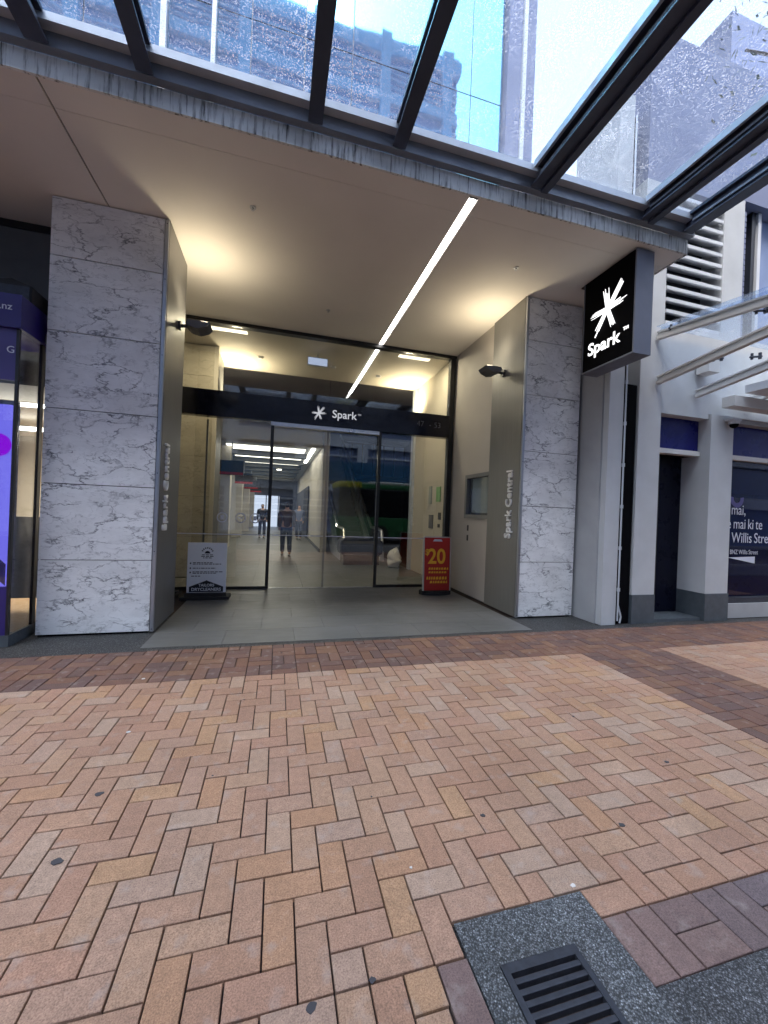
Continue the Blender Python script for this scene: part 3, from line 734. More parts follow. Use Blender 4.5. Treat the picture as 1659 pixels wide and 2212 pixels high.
        g = bmesh.new(); cyl(g, (x, y, z+.06), (x, y, (11.79 if i == 0 else 3.82)), .015, n=6); obj('rod', g, 'grey_steel', t)
        ld = bpy.data.lights.new('lamp', 'SPOT'); ld.energy = pw; ld.color = (1, .88, .68); ld.spot_size = R(160); ld.spot_blend = .8; ld.shadow_soft_size = .15
        lo = bpy.data.objects.new('lamp', ld); COL.objects.link(lo); lo.parent = t; lo.matrix_parent_inverse = Matrix.Translation(-t.location); lo.location = (x, y, z-.03)
lobby()

def escalator():
    t = thing('escalator', 'glass sided escalator rising away into the dark atrium', 'escalator', (2.6, 13, 0))
    a = R(30); Y0, Y1 = 12.6, 21.0
    def pt(x, y, h): return (x, y, max(0, (y-13.4)*math.tan(a)) + h)
    for x in (2.0, 3.2):
        g = bmesh.new(); path = [(x, 12.0, .95), (x, 12.5, .99), (x, 13.4, 1.0), (x, 21.5, (21.5-13.4)*math.tan(a)+1.0)]
        for p, q in zip(path[:-1], path[1:]): cyl(g, p, q, .05, n=8)
        cyl(g, (x, 12.0, .95), (x, 11.85, .62), .05, n=8); cyl(g, (x, 11.85, .62), (x, 12.0, .3), .05, n=8)
        obj('handrail', g, 'silver', t)
        g = bmesh.new(); prism(g, [(x-.006, 12.0, .3), (x-.006, 13.4, .3), (x-.006, 21.5, 4.95), (x-.006, 21.5, 5.6), (x-.006, 13.4, .96), (x-.006, 12.0, .9)], (.012, 0, 0)); obj('balustrade_glass', g, 'shop_glass', t)
        g = bmesh.new(); prism(g, [(x-.09, 11.9, .004), (x-.09, 14.2, .004), (x-.09, 21.5, 4.1), (x-.09, 21.5, 4.94), (x-.09, 13.4, .29), (x-.09, 11.9, .29)], (.18, 0, 0)); obj('skirt', g, 'light_steel', t)
    for k in range(24):
        y = 13.4+.33*k; z = k*.19
        bx('step', 'grey_steel', t, 2.1, 3.1, y, y+.335, z+.0, z+.19)
    bx('landing', 'light_steel', t, 2.1, 3.1, 11.95, 13.39, .004, .02)
escalator()
b = thing('floor_bench', 'low dark navy rounded bench near the escalator foot', 'bench', (2.6, 11.2, 0))
bx('seat', 'bench_navy', b, 1.75, 3.0, 10.9, 11.7, .28, .72, bev=.10); bx('plinth', 'black_frame', b, 1.85, 2.9, 11.0, 11.6, .0, .29)
from mathutils import noise as mnoise
g = bmesh.new(); ball(g, (0, 0, .22), .21, .17, .24, 26, 18)
for v in g.verts:
    c = Vector((0, 0, .2)); n = mnoise.noise(v.co*7) + .5*mnoise.noise(v.co*17)
    v.co = c + (v.co-c)*(1+.38*n)
    k = max(0, v.co.z-.30); v.co.x *= 1-k*2.2; v.co.y *= 1-k*2.2; v.co.z += k*.5
    v.co.z = max(v.co.z, .006); v.co += Vector((3.2, 10.5, 0))
tag(obj('cloth_bag', g, 'bag_white', smooth=True), 'crumpled white bag on the lobby floor by the right wall', 'bag')

# ------------------------------------------------------------------ people in the corridor
def person(x, y, face, label, top, legs, h=1.72, stride=.16, hair='hair', arm=.1):
    t = thing('person', label, 'person', (x, y, 0))
    s = h/1.72
    def build(name, joints, edges, mat, sub=2):
        me = bpy.data.meshes.new(name); me.from_pydata([Vector(j[0])*s for j in joints], edges, [])
        o = bpy.data.objects.new(name, me); COL.objects.link(o); me.materials.append(M[mat])
        m = o.modifiers.new('skin', 'SKIN'); 
        for i, j in enumerate(joints):
            me.skin_vertices[0].data[i].radius = (j[1]*s, (j[2] if len(j) > 2 else j[1])*s); me.skin_vertices[0].data[i].use_root = (i == 0)
        m2 = o.modifiers.new('sub', 'SUBSURF'); m2.levels = sub; m2.render_levels = sub
        dg = bpy.context.evaluated_depsgraph_get(); dg.update()
        me2 = bpy.data.meshes.new_from_object(o.evaluated_get(dg)); bpy.data.objects.remove(o)
        me2.transform(Matrix.Translation((x, y, 0)) @ Matrix.Rotation(face, 4, 'Z'))
        me2.materials.clear(); return link(name, me2, mat, t, smooth=True)
    st = stride
    # body with head, arms and legs as one surface (skin), clothes over it
    J = [((0, 0, .95), .13, .10), ((0, 0, 1.18), .13, .10), ((0, .0, 1.40), .15, .09), ((0, 0, 1.48), .055), ((0, -.01, 1.55), .07, .08), ((0, -.02, 1.66), .065, .075),
         ((.19, 0, 1.40), .055), ((.225, -.03, 1.12), .042), ((.205, -arm, .88), .034), ((.20, -arm-.02, .80), .03),
         ((-.19, 0, 1.40), .055), ((-.225, .03, 1.12), .042), ((-.205, arm*.6, .88), .034), ((-.20, arm*.6-.02, .80), .03),
         ((.09, 0, .86), .085), ((.095, -st*.6, .50), .06), ((.095, -st*.4, .09), .042), ((.095, -st*.4-.13, .035), .035, .03),
         ((-.09, 0, .86), .085), ((-.095, st*.2, .50), .06), ((-.095, st, .10), .042), ((-.095, st-.12, .04), .035, .03)]
    E = [(0, 1), (1, 2), (2, 3), (3, 4), (4, 5), (2, 6), (6, 7), (7, 8), (8, 9), (2, 10), (10, 11), (11, 12), (12, 13), (0, 14), (14, 15), (15, 16), (16, 17), (0, 18), (18, 19), (19, 20), (20, 21)]
    build('body', J, E, 'skin')
    build('top', [((0, 0, .88), .165, .125), ((0, 0, 1.18), .16, .12), ((0, 0, 1.41), .20, .135), ((0, 0, 1.50), .095), ((.2, 0, 1.39), .075), ((.225, -.03, 1.12), .058), ((.21, -arm*.95, .90), .05),
                  ((-.2, 0, 1.39), .075), ((-.225, .03, 1.12), .058), ((-.21, arm*.57, .90), .05)], [(0, 1), (1, 2), (2, 3), (2, 4), (4, 5), (5, 6), (2, 7), (7, 8), (8, 9)], top)
    build('trousers', [((0, 0, .93), .15, .115), ((.092, 0, .84), .105), ((.097, -st*.6, .50), .082), ((.097, -st*.4, .11), .07), ((-.092, 0, .84), .105), ((-.097, st*.2, .50), .082), ((-.097, st, .12), .07)],
          [(0, 1), (1, 2), (2, 3), (0, 4), (4, 5), (5, 6)], legs)
    build('hair', [((0, .02, 1.70), .075, .08), ((0, .045, 1.62), .08, .07), ((0, .05, 1.53), .07, .05)], [(0, 1), (1, 2)], hair)
    for sx, yy in ((.095, -st*.4), (-.095, st)):
        g = bmesh.new(); ball(g, (0, 0, 0), .05, .13, .045, 12, 8)
        g.transform(Matrix.Translation((x, y, 0)) @ Matrix.Rotation(face, 4, 'Z') @ Matrix.Translation((sx*s, yy-.06, .047))); obj('shoe', g, 'shoe', t, smooth=True)
person(.30, 13.0, R(185), 'person in brown jacket and blue jeans walking in the lobby', 'jacket_brown', 'jeans', 1.76, .17, arm=.14)
person(-.72, 20.5, R(10), 'person in black coat at the left of the corridor', 'coat_black', 'trouser_dark', 1.72, .16)
person(1.05, 20.0, R(-8), 'person in pale blue shirt and dark trousers in the corridor', 'shirt_blue', 'trouser_dark', 1.75, .18)

# ------------------------------------------------------------------ board signs
def white_board():
    t = thing('board_sign', 'white board sign with black peaked base left of the doors', 'sign', (-1.08, 7.05, 0))
    y = 6.98
    pn = bx('panel', 'board_white', t, -1.385, -.785, y, y+.03, .10, .925, bev=.006)
    g = bmesh.new(); prism(g, [(-1.46, 6.86, .004), (-.72, 6.86, .004), (-.72, 7.16, .004), (-1.46, 7.16, .004)], (0, 0, .05)); prism(g, [(-1.40, 6.92, .054), (-.77, 6.92, .054), (-.80, 7.10, .054), (-1.37, 7.10, .054)], (0, 0, .05)); obj('base', g, 'rubber', t)
    yf = y-.0015
    g = bmesh.new(); prism(g, [(-1.345, yf, .112), (-.825, yf, .112), (-.825, yf, .20), (-1.075, yf, .30), (-1.085, yf, .31), (-1.095, yf, .30), (-1.345, yf, .20)], (0, -.001, 0)); obj('peak_print', g, 'ink', pn)
    text_obj('lettering', 'TAILORS', .062, 'board_white', pn, frame((-1.085, yf-.002, .205), (1, 0, 0), (0, 0, 1)), .0006, 'CENTER', bold=.001)
    text_obj('lettering', 'DRYCLEANERS', .068, 'board_white', pn, frame((-1.085, yf-.002, .135), (1, 0, 0), (0, 0, 1)), .0006, 'CENTER', bold=.001)
    g = bmesh.new()
    for k in range(7):                                       # arched emblem
        a = R(25+k*21.6); r = .085; cx, cz = -1.085, .755
        prism(g, [(cx+q*math.cos(a+w), yf, cz+q*math.sin(a+w)) for q, w in ((r-.012, -.1), (r+.012, -.1), (r+.012, .1), (r-.012, .1))], (0, -.001, 0))
    prism(g, [(-1.085+.042*math.cos(R(k*18)), yf, .748+.042*math.sin(R(k*18))) for k in range(11)], (0, -.001, 0))
    obj('emblem', g, 'ink', pn)
    rr = random.Random(5); g = bmesh.new()
    for z, x0, x1 in ((.725, -1.17, -1.0), (.70, -1.18, -.99), (.675, -1.15, -1.02), (.595, -1.30, -1.0), (.573, -1.30, -.86), (.505, -1.30, -.95), (.445, -1.30, -.84), (.423, -1.30, -.93), (.375, -1.32, -1.18)):
        x = x0
        while x < x1:
            w = rr.uniform(.02, .06); box(g, x, min(x+w, x1), yf-.001, yf, z-.006, z+.006); x += w+.012
    for z in (.585, .505, .435): box(g, -1.345, -1.325, yf-.001, yf, z-.012, z+.012)
    obj('print_lines', g, 'ink', pn)
white_board()
g = bmesh.new(); box(g, -1.72, -1.53, 7.12, 7.42, .003, .05, bev=.015); box(g, -1.68, -1.57, 7.18, 7.36, .051, .085, bev=.01)
tag(obj('rubber_foot', g, 'rubber'), 'black rubber sign foot on the floor at the left pillar', 'foot')
def red_board():
    t = thing('board_sign', 'red and yellow poster stand with a big 20 right of the doors', 'sign', (3.0, 7.0, 0))
    g = bmesh.new(); prism(g, [(2.62+ .30*(1-math.cos(k*math.pi/6))/1 if False else 2.99+.33*math.cos(k*math.pi/6), 7.03+.17*math.sin(k*math.pi/6), .004) for k in range(12)], (0, 0, .075)); obj('base', g, 'rubber', t)
    L = lambda x, z: (x, 6.96+z*.05, z)
    g = bmesh.new(); prism(g, [(2.735, 6.962, .085), (3.255, 6.962, .085), (3.255, 7.01, 1.09), (2.735, 7.01, 1.09)], (0, .03, 0)); pn = obj('poster', g, 'poster_red', t)
    g = bmesh.new(); bar(g, (2.72, 6.975, .08), (2.72, 7.025, 1.10), .022, .04); bar(g, (3.27, 6.975, .08), (3.27, 7.025, 1.10), .022, .04); bar(g, (2.732, 7.025, 1.10), (3.258, 7.025, 1.10), .03, .022, (0, 0, 1)); obj('frame', g, 'silver', t)
    up = Vector((0, .048, 1.005)).normalized(); 
    def fr(x, z): return frame((x, 6.960+(z-.085)*.0478-.002, z), (1, 0, 0), up)
    text_obj('lettering', '20', .40, 'poster_yellow', pn, fr(2.80, .60), .001, bold=.008, xs=.92)
    text_obj('lettering', '$', .16, 'poster_yellow', pn, fr(2.745, .76), .001, bold=.003)
    rr = random.Random(9); g = bmesh.new()
    for z, x0, x1, h in ((.50, 2.82, 3.2, .022), (.43, 2.82, 3.2, .02), (.32, 2.78, 3.2, .03), (.245, 2.85, 3.22, .025)):
        x = x0
        while x < x1:
            w = rr.uniform(.03, .055); c = fr(x, z)
            prism(g, [c @ Vector(p) for p in ((0, -h, .0), (w, -h*.8, .0), (w*.9, h, .0), (.006, h*.7, .0))], c.to_3x3() @ Vector((0, 0, .001))); x += w+.012
    obj('print_lines', g, 'poster_yellow', pn)
    g = bmesh.new(); c = fr(2.90, 1.02); prism(g, [c @ Vector(p) for p in ((0, 0, 0), (.2, 0, 0), (.17, .04, 0), (.03, .04, 0))], c.to_3x3() @ Vector((0, 0, .001))); obj('print_badge', g, 'letter_pale', pn)
red_board()

# ------------------------------------------------------------------ hanging illuminated sign
def hanging_sign():
    X = 4.13; t = thing('hanging_sign', 'black illuminated projecting sign with white brush star in grey case', 'sign', (X+.12, 4.3, 3.63))
    y0, y1, z0, z1 = 3.86, 4.70, 3.63, ZC-.02
    g = bmesh.new(); box(g, X+.02, X+.25, y0+.012, y1-.012, z0+.012, z1-.004); obj('core', g, 'black_frame', t)
    g = bmesh.new(); box(g, X, X+.27, y0-.008, y0+.011, z0-.008, z1); box(g, X, X+.27, y1-.011, y1+.008, z0-.008, z1); box(g, X, X+.27, y0+.0115, y1-.0115, z0-.008, z0+.011); obj('case', g, 'sign_case', t)
    f = bx('face', 'black_acrylic', t, X+.006, X+.019, y0+.0115, y1-.0115, z0+.0115, z1-.004)
    bx('face', 'black_acrylic', t, X+.251, X+.264, y0+.0115, y1-.0115, z0+.0115, z1-.004)
    mw = frame((X+.004, 4.27, 4.36), (0, -1, 0), (0, 0, 1))
    star('logo', 'sign_white', f, mw, .345, .003, 5)
    text_obj('lettering', 'Spark', .235, 'sign_white', f, frame((X+.004, 4.60, 3.845), (0, -1, 0), (0, 0, 1)), .002, bold=.004)
    text_obj('trade_mark', 'TM', .06, 'sign_white', f, frame((X+.004, 4.02, 3.96), (0, -1, 0), (0, 0, 1)), .001, bold=.001)
    bx('hanger', 'groove', t, X+.03, X+.24, y0+.05, y1+.1, z1+.0005, ZC-.0005)
hanging_sign()

# ------------------------------------------------------------------ glass canopy over the pavement
def canopy():
    t = thing('glass_canopy', 'steel and glass canopy over the pavement', 'canopy', (1, 2, 5.1))
    bx('edge_channel', 'grey_steel', t, -14, 4.84, 3.70, 3.775, ZC+.172, ZC+.29); bx('edge_flashing', 'light_steel', t, -14, 4.84, 3.62, 3.74, ZC+.291, ZC+.36)
    raf = [(-3.35, .14), (-1.95, .16), (-1.20, .13), (.20, .13), (1.01, .13), (2.59, .19), (4.06, .15), (4.71, .15)]
    for i, (x, w) in enumerate(raf):
        o = None
        ye = -.9
        g = bmesh.new(); box(g, x-w/2, x+w/2, ye, 3.69, ZC+.175, ZC+.19); box(g, x-.02, x+.02, ye, 3.69, ZC+.1905, ZC+.34); box(g, x-w*.42, x+w*.42, ye, 3.69, ZC+.3405, ZC+.372)
        o = obj('rafter', g, 'dark_steel', t)
        g = bmesh.new(); box(g, x-w*.30, x-.021, ye, 3.60, ZC+.25, ZC+.275); box(g, x+.021, x+w*.30, ye, 3.60, ZC+.25, ZC+.275); obj('rib', g, 'grey_steel', o)
        if i in (5, 6):
            g = bmesh.new(); box(g, x+.03, x+.11, 1.75, 3.69, ZC+.145, ZC+.172); box(g, x+.06, x+.08, 1.80, 3.69, ZC+.0, ZC+.144) if False else None
            obj('stiffener', g, 'dark_steel', o)
            bx('light_trim', 'light_steel', o, x-w*.5-.03, x-w*.5-.002, ye, 3.60, ZC+.30, ZC+.372)
    for (a, _), (b, _) in zip(raf[:-1], raf[1:]):
        bx('glass_pane', 'canopy_glass', t, a+.012, b-.012, -.9, 3.74, ZC+.374, ZC+.386)
    bx('glass_pane', 'canopy_glass', t, -4.8, raf[0][0]-.012, -.9, 3.74, ZC+.374, ZC+.386)
    bx('outer_beam', 'grey_steel', t, -5, 4.84, -1.0, -.9, ZC+.18, ZC+.40)
canopy()

# ------------------------------------------------------------------ tower above
def tower():
    t = thing('office_tower', 'mirror glazed office tower rising above the entrance', 'building', (-2, 7, 5.1)); Y = 6.5
    xs = [-12, -10, -8.2, -6.4, -4.6, -2.9, -1.87, -1.2, -.67, .15, .92, 3.08, 3.72]
    zs = [5.12, 6.6, 9.13, 11.6, 14.1, 16.6, 19.1, 21.6, 24.1]
    bx('body', 'void_wall', t, -12, 4.3, Y+.12, 16, 5.12, 24.1)
    rw = random.Random(2)
    for a, b in zip(xs[:-1], xs[1:]):
        for c, d in zip(zs[:-1], zs[1:]):
            if c > 12 and False: continue
            o = bx('glass_panel', 'mirror_glass', t, a+.008, b-.008, Y, Y+.03, c+.01, d-.01, recenter=True)
            o.rotation_euler = (rw.uniform(-.002, .002), 0, rw.uniform(-.0025, .0025))
    g = bmesh.new()
    for x in xs[:-1]: box(g, x-.0075, x+.0075, Y+.01, Y+.1, 5.13, 24)
    obj('joint', g, 'dark_steel', t)
    bx('corner_pilaster', 'far_building', t, 3.74, 4.02, Y-.12, Y+.3, 5.12, 24.1); bx('corner_pilaster', 'louvre_white', t, 4.03, 4.10, Y-.16, Y+.3, 5.12, 24.1); bx('corner_pilaster', 'far_building', t, 4.11, 4.32, Y-.1, Y+.3, 5.12, 24.1)
    # white framed opening light
    w = bx('window_frame', 'louvre_white', t, -1.92, -1.84, Y-.08, Y-.005, 6.0, 9.6); bx('window_frame', 'louvre_white', t, -1.23, -1.17, Y-.08, Y-.005, 6.0, 9.6)
    bx('window_bar', 'louvre_white', t, -1.835, -1.235, Y-.07, Y-.006, 7.72, 7.78); bx('window_bar', 'louvre_white', t, -1.835, -1.235, Y-.07, Y-.006, 8.0, 8.07)
    bx('podium_wall', 'grey_render', t, -14, 4.3, 5.3, 6.4, 5.11, 5.7)
tower()

# ------------------------------------------------------------------ neighbouring bank
def bank():
    t = thing('bank_building', 'white rendered bank building with louvres right of the entrance', 'building', (6.5, 5.2, 0)); F = 4.72
    bx('pier', 'white_render', t, 4.66, 4.92, F, 5.6, .0, 7.9); 
    bx('pier', 'grey_render', t, 4.63, 4.659, F+.1, 5.6, .0, 4.9)
    bx('recess', 'black_void', t, 4.921, 5.20, F+.25, 5.6, 0, 7.9)
    bx('dark_gap', 'black_void', t, 4.965, 5.195, F+.02, F+.2, .0, 3.62, bev=.02)  # black box painting in the shade of the gap beside the pier
    g = bmesh.new(); cyl(g, (4.945, F-.012, .06), (4.945, F-.012, 7.6), .012, n=8)
    for k in range(7): cyl(g, (4.945, F-.012, .5+.62*k), (4.945, F-.012, .55+.62*k), .022, n=8)
    cyl(g, (4.945, F-.012, .30), (4.99, F-.03, .12), .012, n=8); cyl(g, (4.99, F-.03, .12), (4.97, F-.03, .03), .012, n=8); obj('cable_conduit', g, 'light_steel', t)
    # wall round the door
    g = bmesh.new(); box(g, 5.21, 5.64, F, F+.5, .44, 6.75); box(g, 5.641, 6.62, F, F+.5, 3.24, 4.62); box(g, 6.80, 7.24, F, F+.5, 4.62, 6.9)
    box(g, 6.621, 12, F, F+.5, 3.32, 4.619); box(g, 8.3, 12, F, F+.5, 4.62, 6.899)
    obj('wall', g, 'white_render', t)
    g = bmesh.new(); box(g, 5.21, 6.80, F, F+.5, 6.751, 9.05); box(g, 6.801, 12, F, F+.5, 6.901, 9.05); obj('parapet_tinted', g, 'far_building', t)  # same wall, coloured blue-grey for its tint seen through the canopy glass
    bx('upper_block', 'far_building', t, 5.3, 12, F+.51, 12, 4.7, 8.1)
    bx('column', 'white_render', t, 6.64, 7.13, F-.03, F+.6, .44, 3.319)
    bx('plinth', 'plinth_dark', t, 5.205, 5.645, F-.012, F+.5, .0, .438, bev=.004); bx('plinth', 'plinth_dark', t, 6.63, 7.14, F-.045, F+.6, .0, .438, bev=.004)
    d = bx('door', 'bank_door', t, 5.65, 6.63, F+.42, F+.5, .05, 2.66); bx('door_frame', 'black_frame', d, 6.1, 6.14, F+.40, F+.418, .05, 2.65)
    bx('door_step', 'plinth_dark', t, 5.646, 6.629, F+.02, F+.9, .0, .048)
    bx('blue_panel', 'bank_blue', t, 5.645, 6.63, F+.16, F+.22, 2.74, 3.239); bx('lintel', 'cream_steel', t, 5.645, 6.63, F+.12, F+.24, 2.66, 2.735)
    bx('header', 'black_void', t, 5.645, 6.63, F+.25, F+.6, 2.665, 3.23); bx('header', 'black_void', t, 7.141, 12, F+.25, F+.6, 2.665, 3.23)
    # shop window
    w = bx('window', 'bank_blue', t, 7.15, 12, F+.16, F+.22, 2.74, 3.24); bx('lintel', 'cream_steel', t, 7.15, 12, F+.12, F+.24, 2.66, 2.735); bx('lintel', 'grey_render', t, 7.141, 12, F+.03, F+.24, 3.245, 3.319)
    p = bx('window_pane', 'bank_glass', t, 7.15, 12, F+.20, F+.212, .33, 2.655)
    bx('window_backing', 'bank_door', p, 7.15, 12, F+.5, F+.55, .33, 2.65); bx('blue_film', 'bank_blue', p, 7.15, 12, F+.214, F+.22, .34, 1.02); 
    bx('inner_panel', 'jeans', p, 7.2, 9, F+.35, F+.37, 1.0, 2.02); bx('inner_screen', 'black_frame', p, 7.45, 8.6, F+.33, F+.36, 2.12, 2.55); bx('inner_wall', 'letter_pale', p, 7.16, 7.36, F+.38, F+.4, 2.1, 2.62)
    bx('sill', 'iron', t, 7.141, 12, F+.10, F+.30, .24, .328); bx('base', 'grey_render', t, 7.141, 12, F+.06, F+.5, .0, .239)
    yy = F+.196
    def tx(s, x, z, sz):
        for wd in s.split():
            o = text_obj('lettering', wd, sz, 'letter_pale', p, frame((x, yy, z), (1, 0, 0), (0, 0, 1)), .0006, xs=.85)
            x = max(v.co.x for v in o.data.vertices) + sz*.22
    tx('Nau mai,', 7.09, 1.74, .25); tx('haere mai ki te', 7.02, 1.50, .25); tx('BNZ Willis Street', 7.05, 1.26, .25); tx('Welcome to BNZ Willis Street', 7.0, 1.06, .11)
    g = bmesh.new(); n = 18                                  # arc motif on the pane
    for k in range(n):
        a0, a1 = R(170+k*11), R(170+(k+1)*11)
        prism(g, [(7.62+r*math.cos(a), yy, 2.02+r*math.sin(a)) for r, a in ((.08, a0), (.16, a0), (.16, a1), (.08, a1))], (0, -.001, 0))
    obj('arc_print', g, 'shop_purple_light', p)
    g = bmesh.new(); prism(g, [(7.45, yy, 1.0), (8.1, yy, .90), (8.1, yy, 1.02)], (0, -.001, 0)); obj('light_print', g, 'letter_pale', p)
    # louvre
    bx('louvre_back', 'louvre_dark', t, 5.645, 6.798, F+.34, F+.45, 4.621, 6.749)
    for k in range(12):
        z = 4.66+k*.18
        g = bmesh.new(); prism(g, [(5.66, F+.03, z), (5.66, F+.05, z-.012), (5.66, F+.26, z+.10), (5.66, F+.25, z+.115)], (1.12, 0, 0)); prism(g, [(5.66, F+.0, z-.04), (5.66, F+.03, z-.04), (5.66, F+.03, z+.012), (5.66, F+.0, z+.012)], (1.12, 0, 0)); obj('louvre_slat', g, 'louvre_white', t)
    # upper window
    bx('window_pane', 'opp_glass', t, 7.245, 8.29, F+.22, F+.26, 4.63, 6.89); bx('window_frame', 'black_frame', t, 7.60, 7.68, F+.12, F+.219, 4.63, 6.89); bx('window_frame', 'louvre_white', t, 7.72, 7.79, F+.10, F+.219, 4.63, 6.89)
    g = bmesh.new(); 
    for k in range(24): box(g, 7.242, 7.36, F+.05, F+.21, 4.64+k*.09, 4.715+k*.09)
    obj('window_reveal', g, 'far_building', t)
bank()
def dome_camera():
    t = thing('security_camera', 'small white dome security camera on the bank column', 'camera', (6.98, 4.6, 3.2))
    g = bmesh.new(); box(g, 6.90, 7.10, 4.55, 4.689, 3.22, 3.26, bev=.01); cyl(g, (7.0, 4.60, 3.17), (7.0, 4.60, 3.22), .07, .08, 16); obj('bracket', g, 'louvre_white', t)
    g = bmesh.new(); ball(g, (7.0, 4.60, 3.165), .06, .06, .06); obj('dome', g, 'black_acrylic', t, smooth=True)
dome_camera()
def bank_canopy():
    t = thing('bank_canopy', 'glass canopy with cream steel arms on the bank wall', 'canopy', (6, 4.2, 4))
    def arm(p0, p1, h=.13, w=.075):
        g = bmesh.new(); bar(g, p0, p1, w, h*.35); q0, q1 = Vector(p0)+Vector((0, 0, h*.38)), Vector(p1)+Vector((0, 0, h*.38)); bar(g, q0, q1, w*.3, h*.40); 
        q0, q1 = Vector(p0)+Vector((0, 0, h*.68)), Vector(p1)+Vector((0, 0, h*.68)); bar(g, q0, q1, w*.8, h*.18); return obj('arm', g, 'cream_steel', t)
    arm((5.50, 4.70, 4.36), (5.50, 2.9, 4.14)); arm((5.53, 4.70, 3.68), (5.51, 2.9, 3.87)); arm((6.30, 4.69, 3.56), (6.40, 3.3, 3.80)); arm((7.4, 4.69, 3.56), (7.4, 3.3, 3.80))
    g = bmesh.new(); prism(g, [(5.42, 4.66, 4.50), (12, 4.66, 4.50), (12, 2.9, 4.30), (5.42, 2.9, 4.30)], (0, 0, .015)); obj('glass_pane', g, 'canopy_glass', t)
    g = bmesh.new(); prism(g, [(5.495, 4.66, 4.36), (5.495, 2.9, 4.16), (5.495, 2.9, 4.30), (5.495, 4.66, 4.50)], (.012, 0, 0)); obj('glass_fin', g, 'canopy_glass', t)
    bx('edge_beam', 'cream_steel', t, 6.72, 12, 4.42, 4.60, 3.40, 3.56); bx('soffit_box', 'louvre_white', t, 6.9, 12, 3.9, 4.40, 3.60, 3.72)
    for (x, y, z) in ((5.55, 4.5, 4.42), (6.2, 4.35, 4.0), (6.75, 4.2, 4.05), (6.0, 3.7, 4.36), (6.1, 3.62, 4.36)):
        g = bmesh.new(); cyl(g, (x-.09, y, z), (x+.07, y-.05, z+.015), .016, n=8); cyl(g, (x+.05, y-.04, z-.02), (x+.05, y-.04, z+.07), .022, n=8); cyl(g, (x-.05, y, z-.03), (x-.05, y, z+.06), .018, n=8); obj('glass_clamp', g, 'iron', t)
    bx('bracket_plate', 'cream_steel', t, 6.28, 6.5, 4.50, 4.69, 3.9, 4.12)
    g = bmesh.new(); cyl(g, (7.2, 4.2, 4.02), (9, 4.2, 4.02), .05, n=10); obj('tube_light', g, 'trough', t)
bank_canopy()

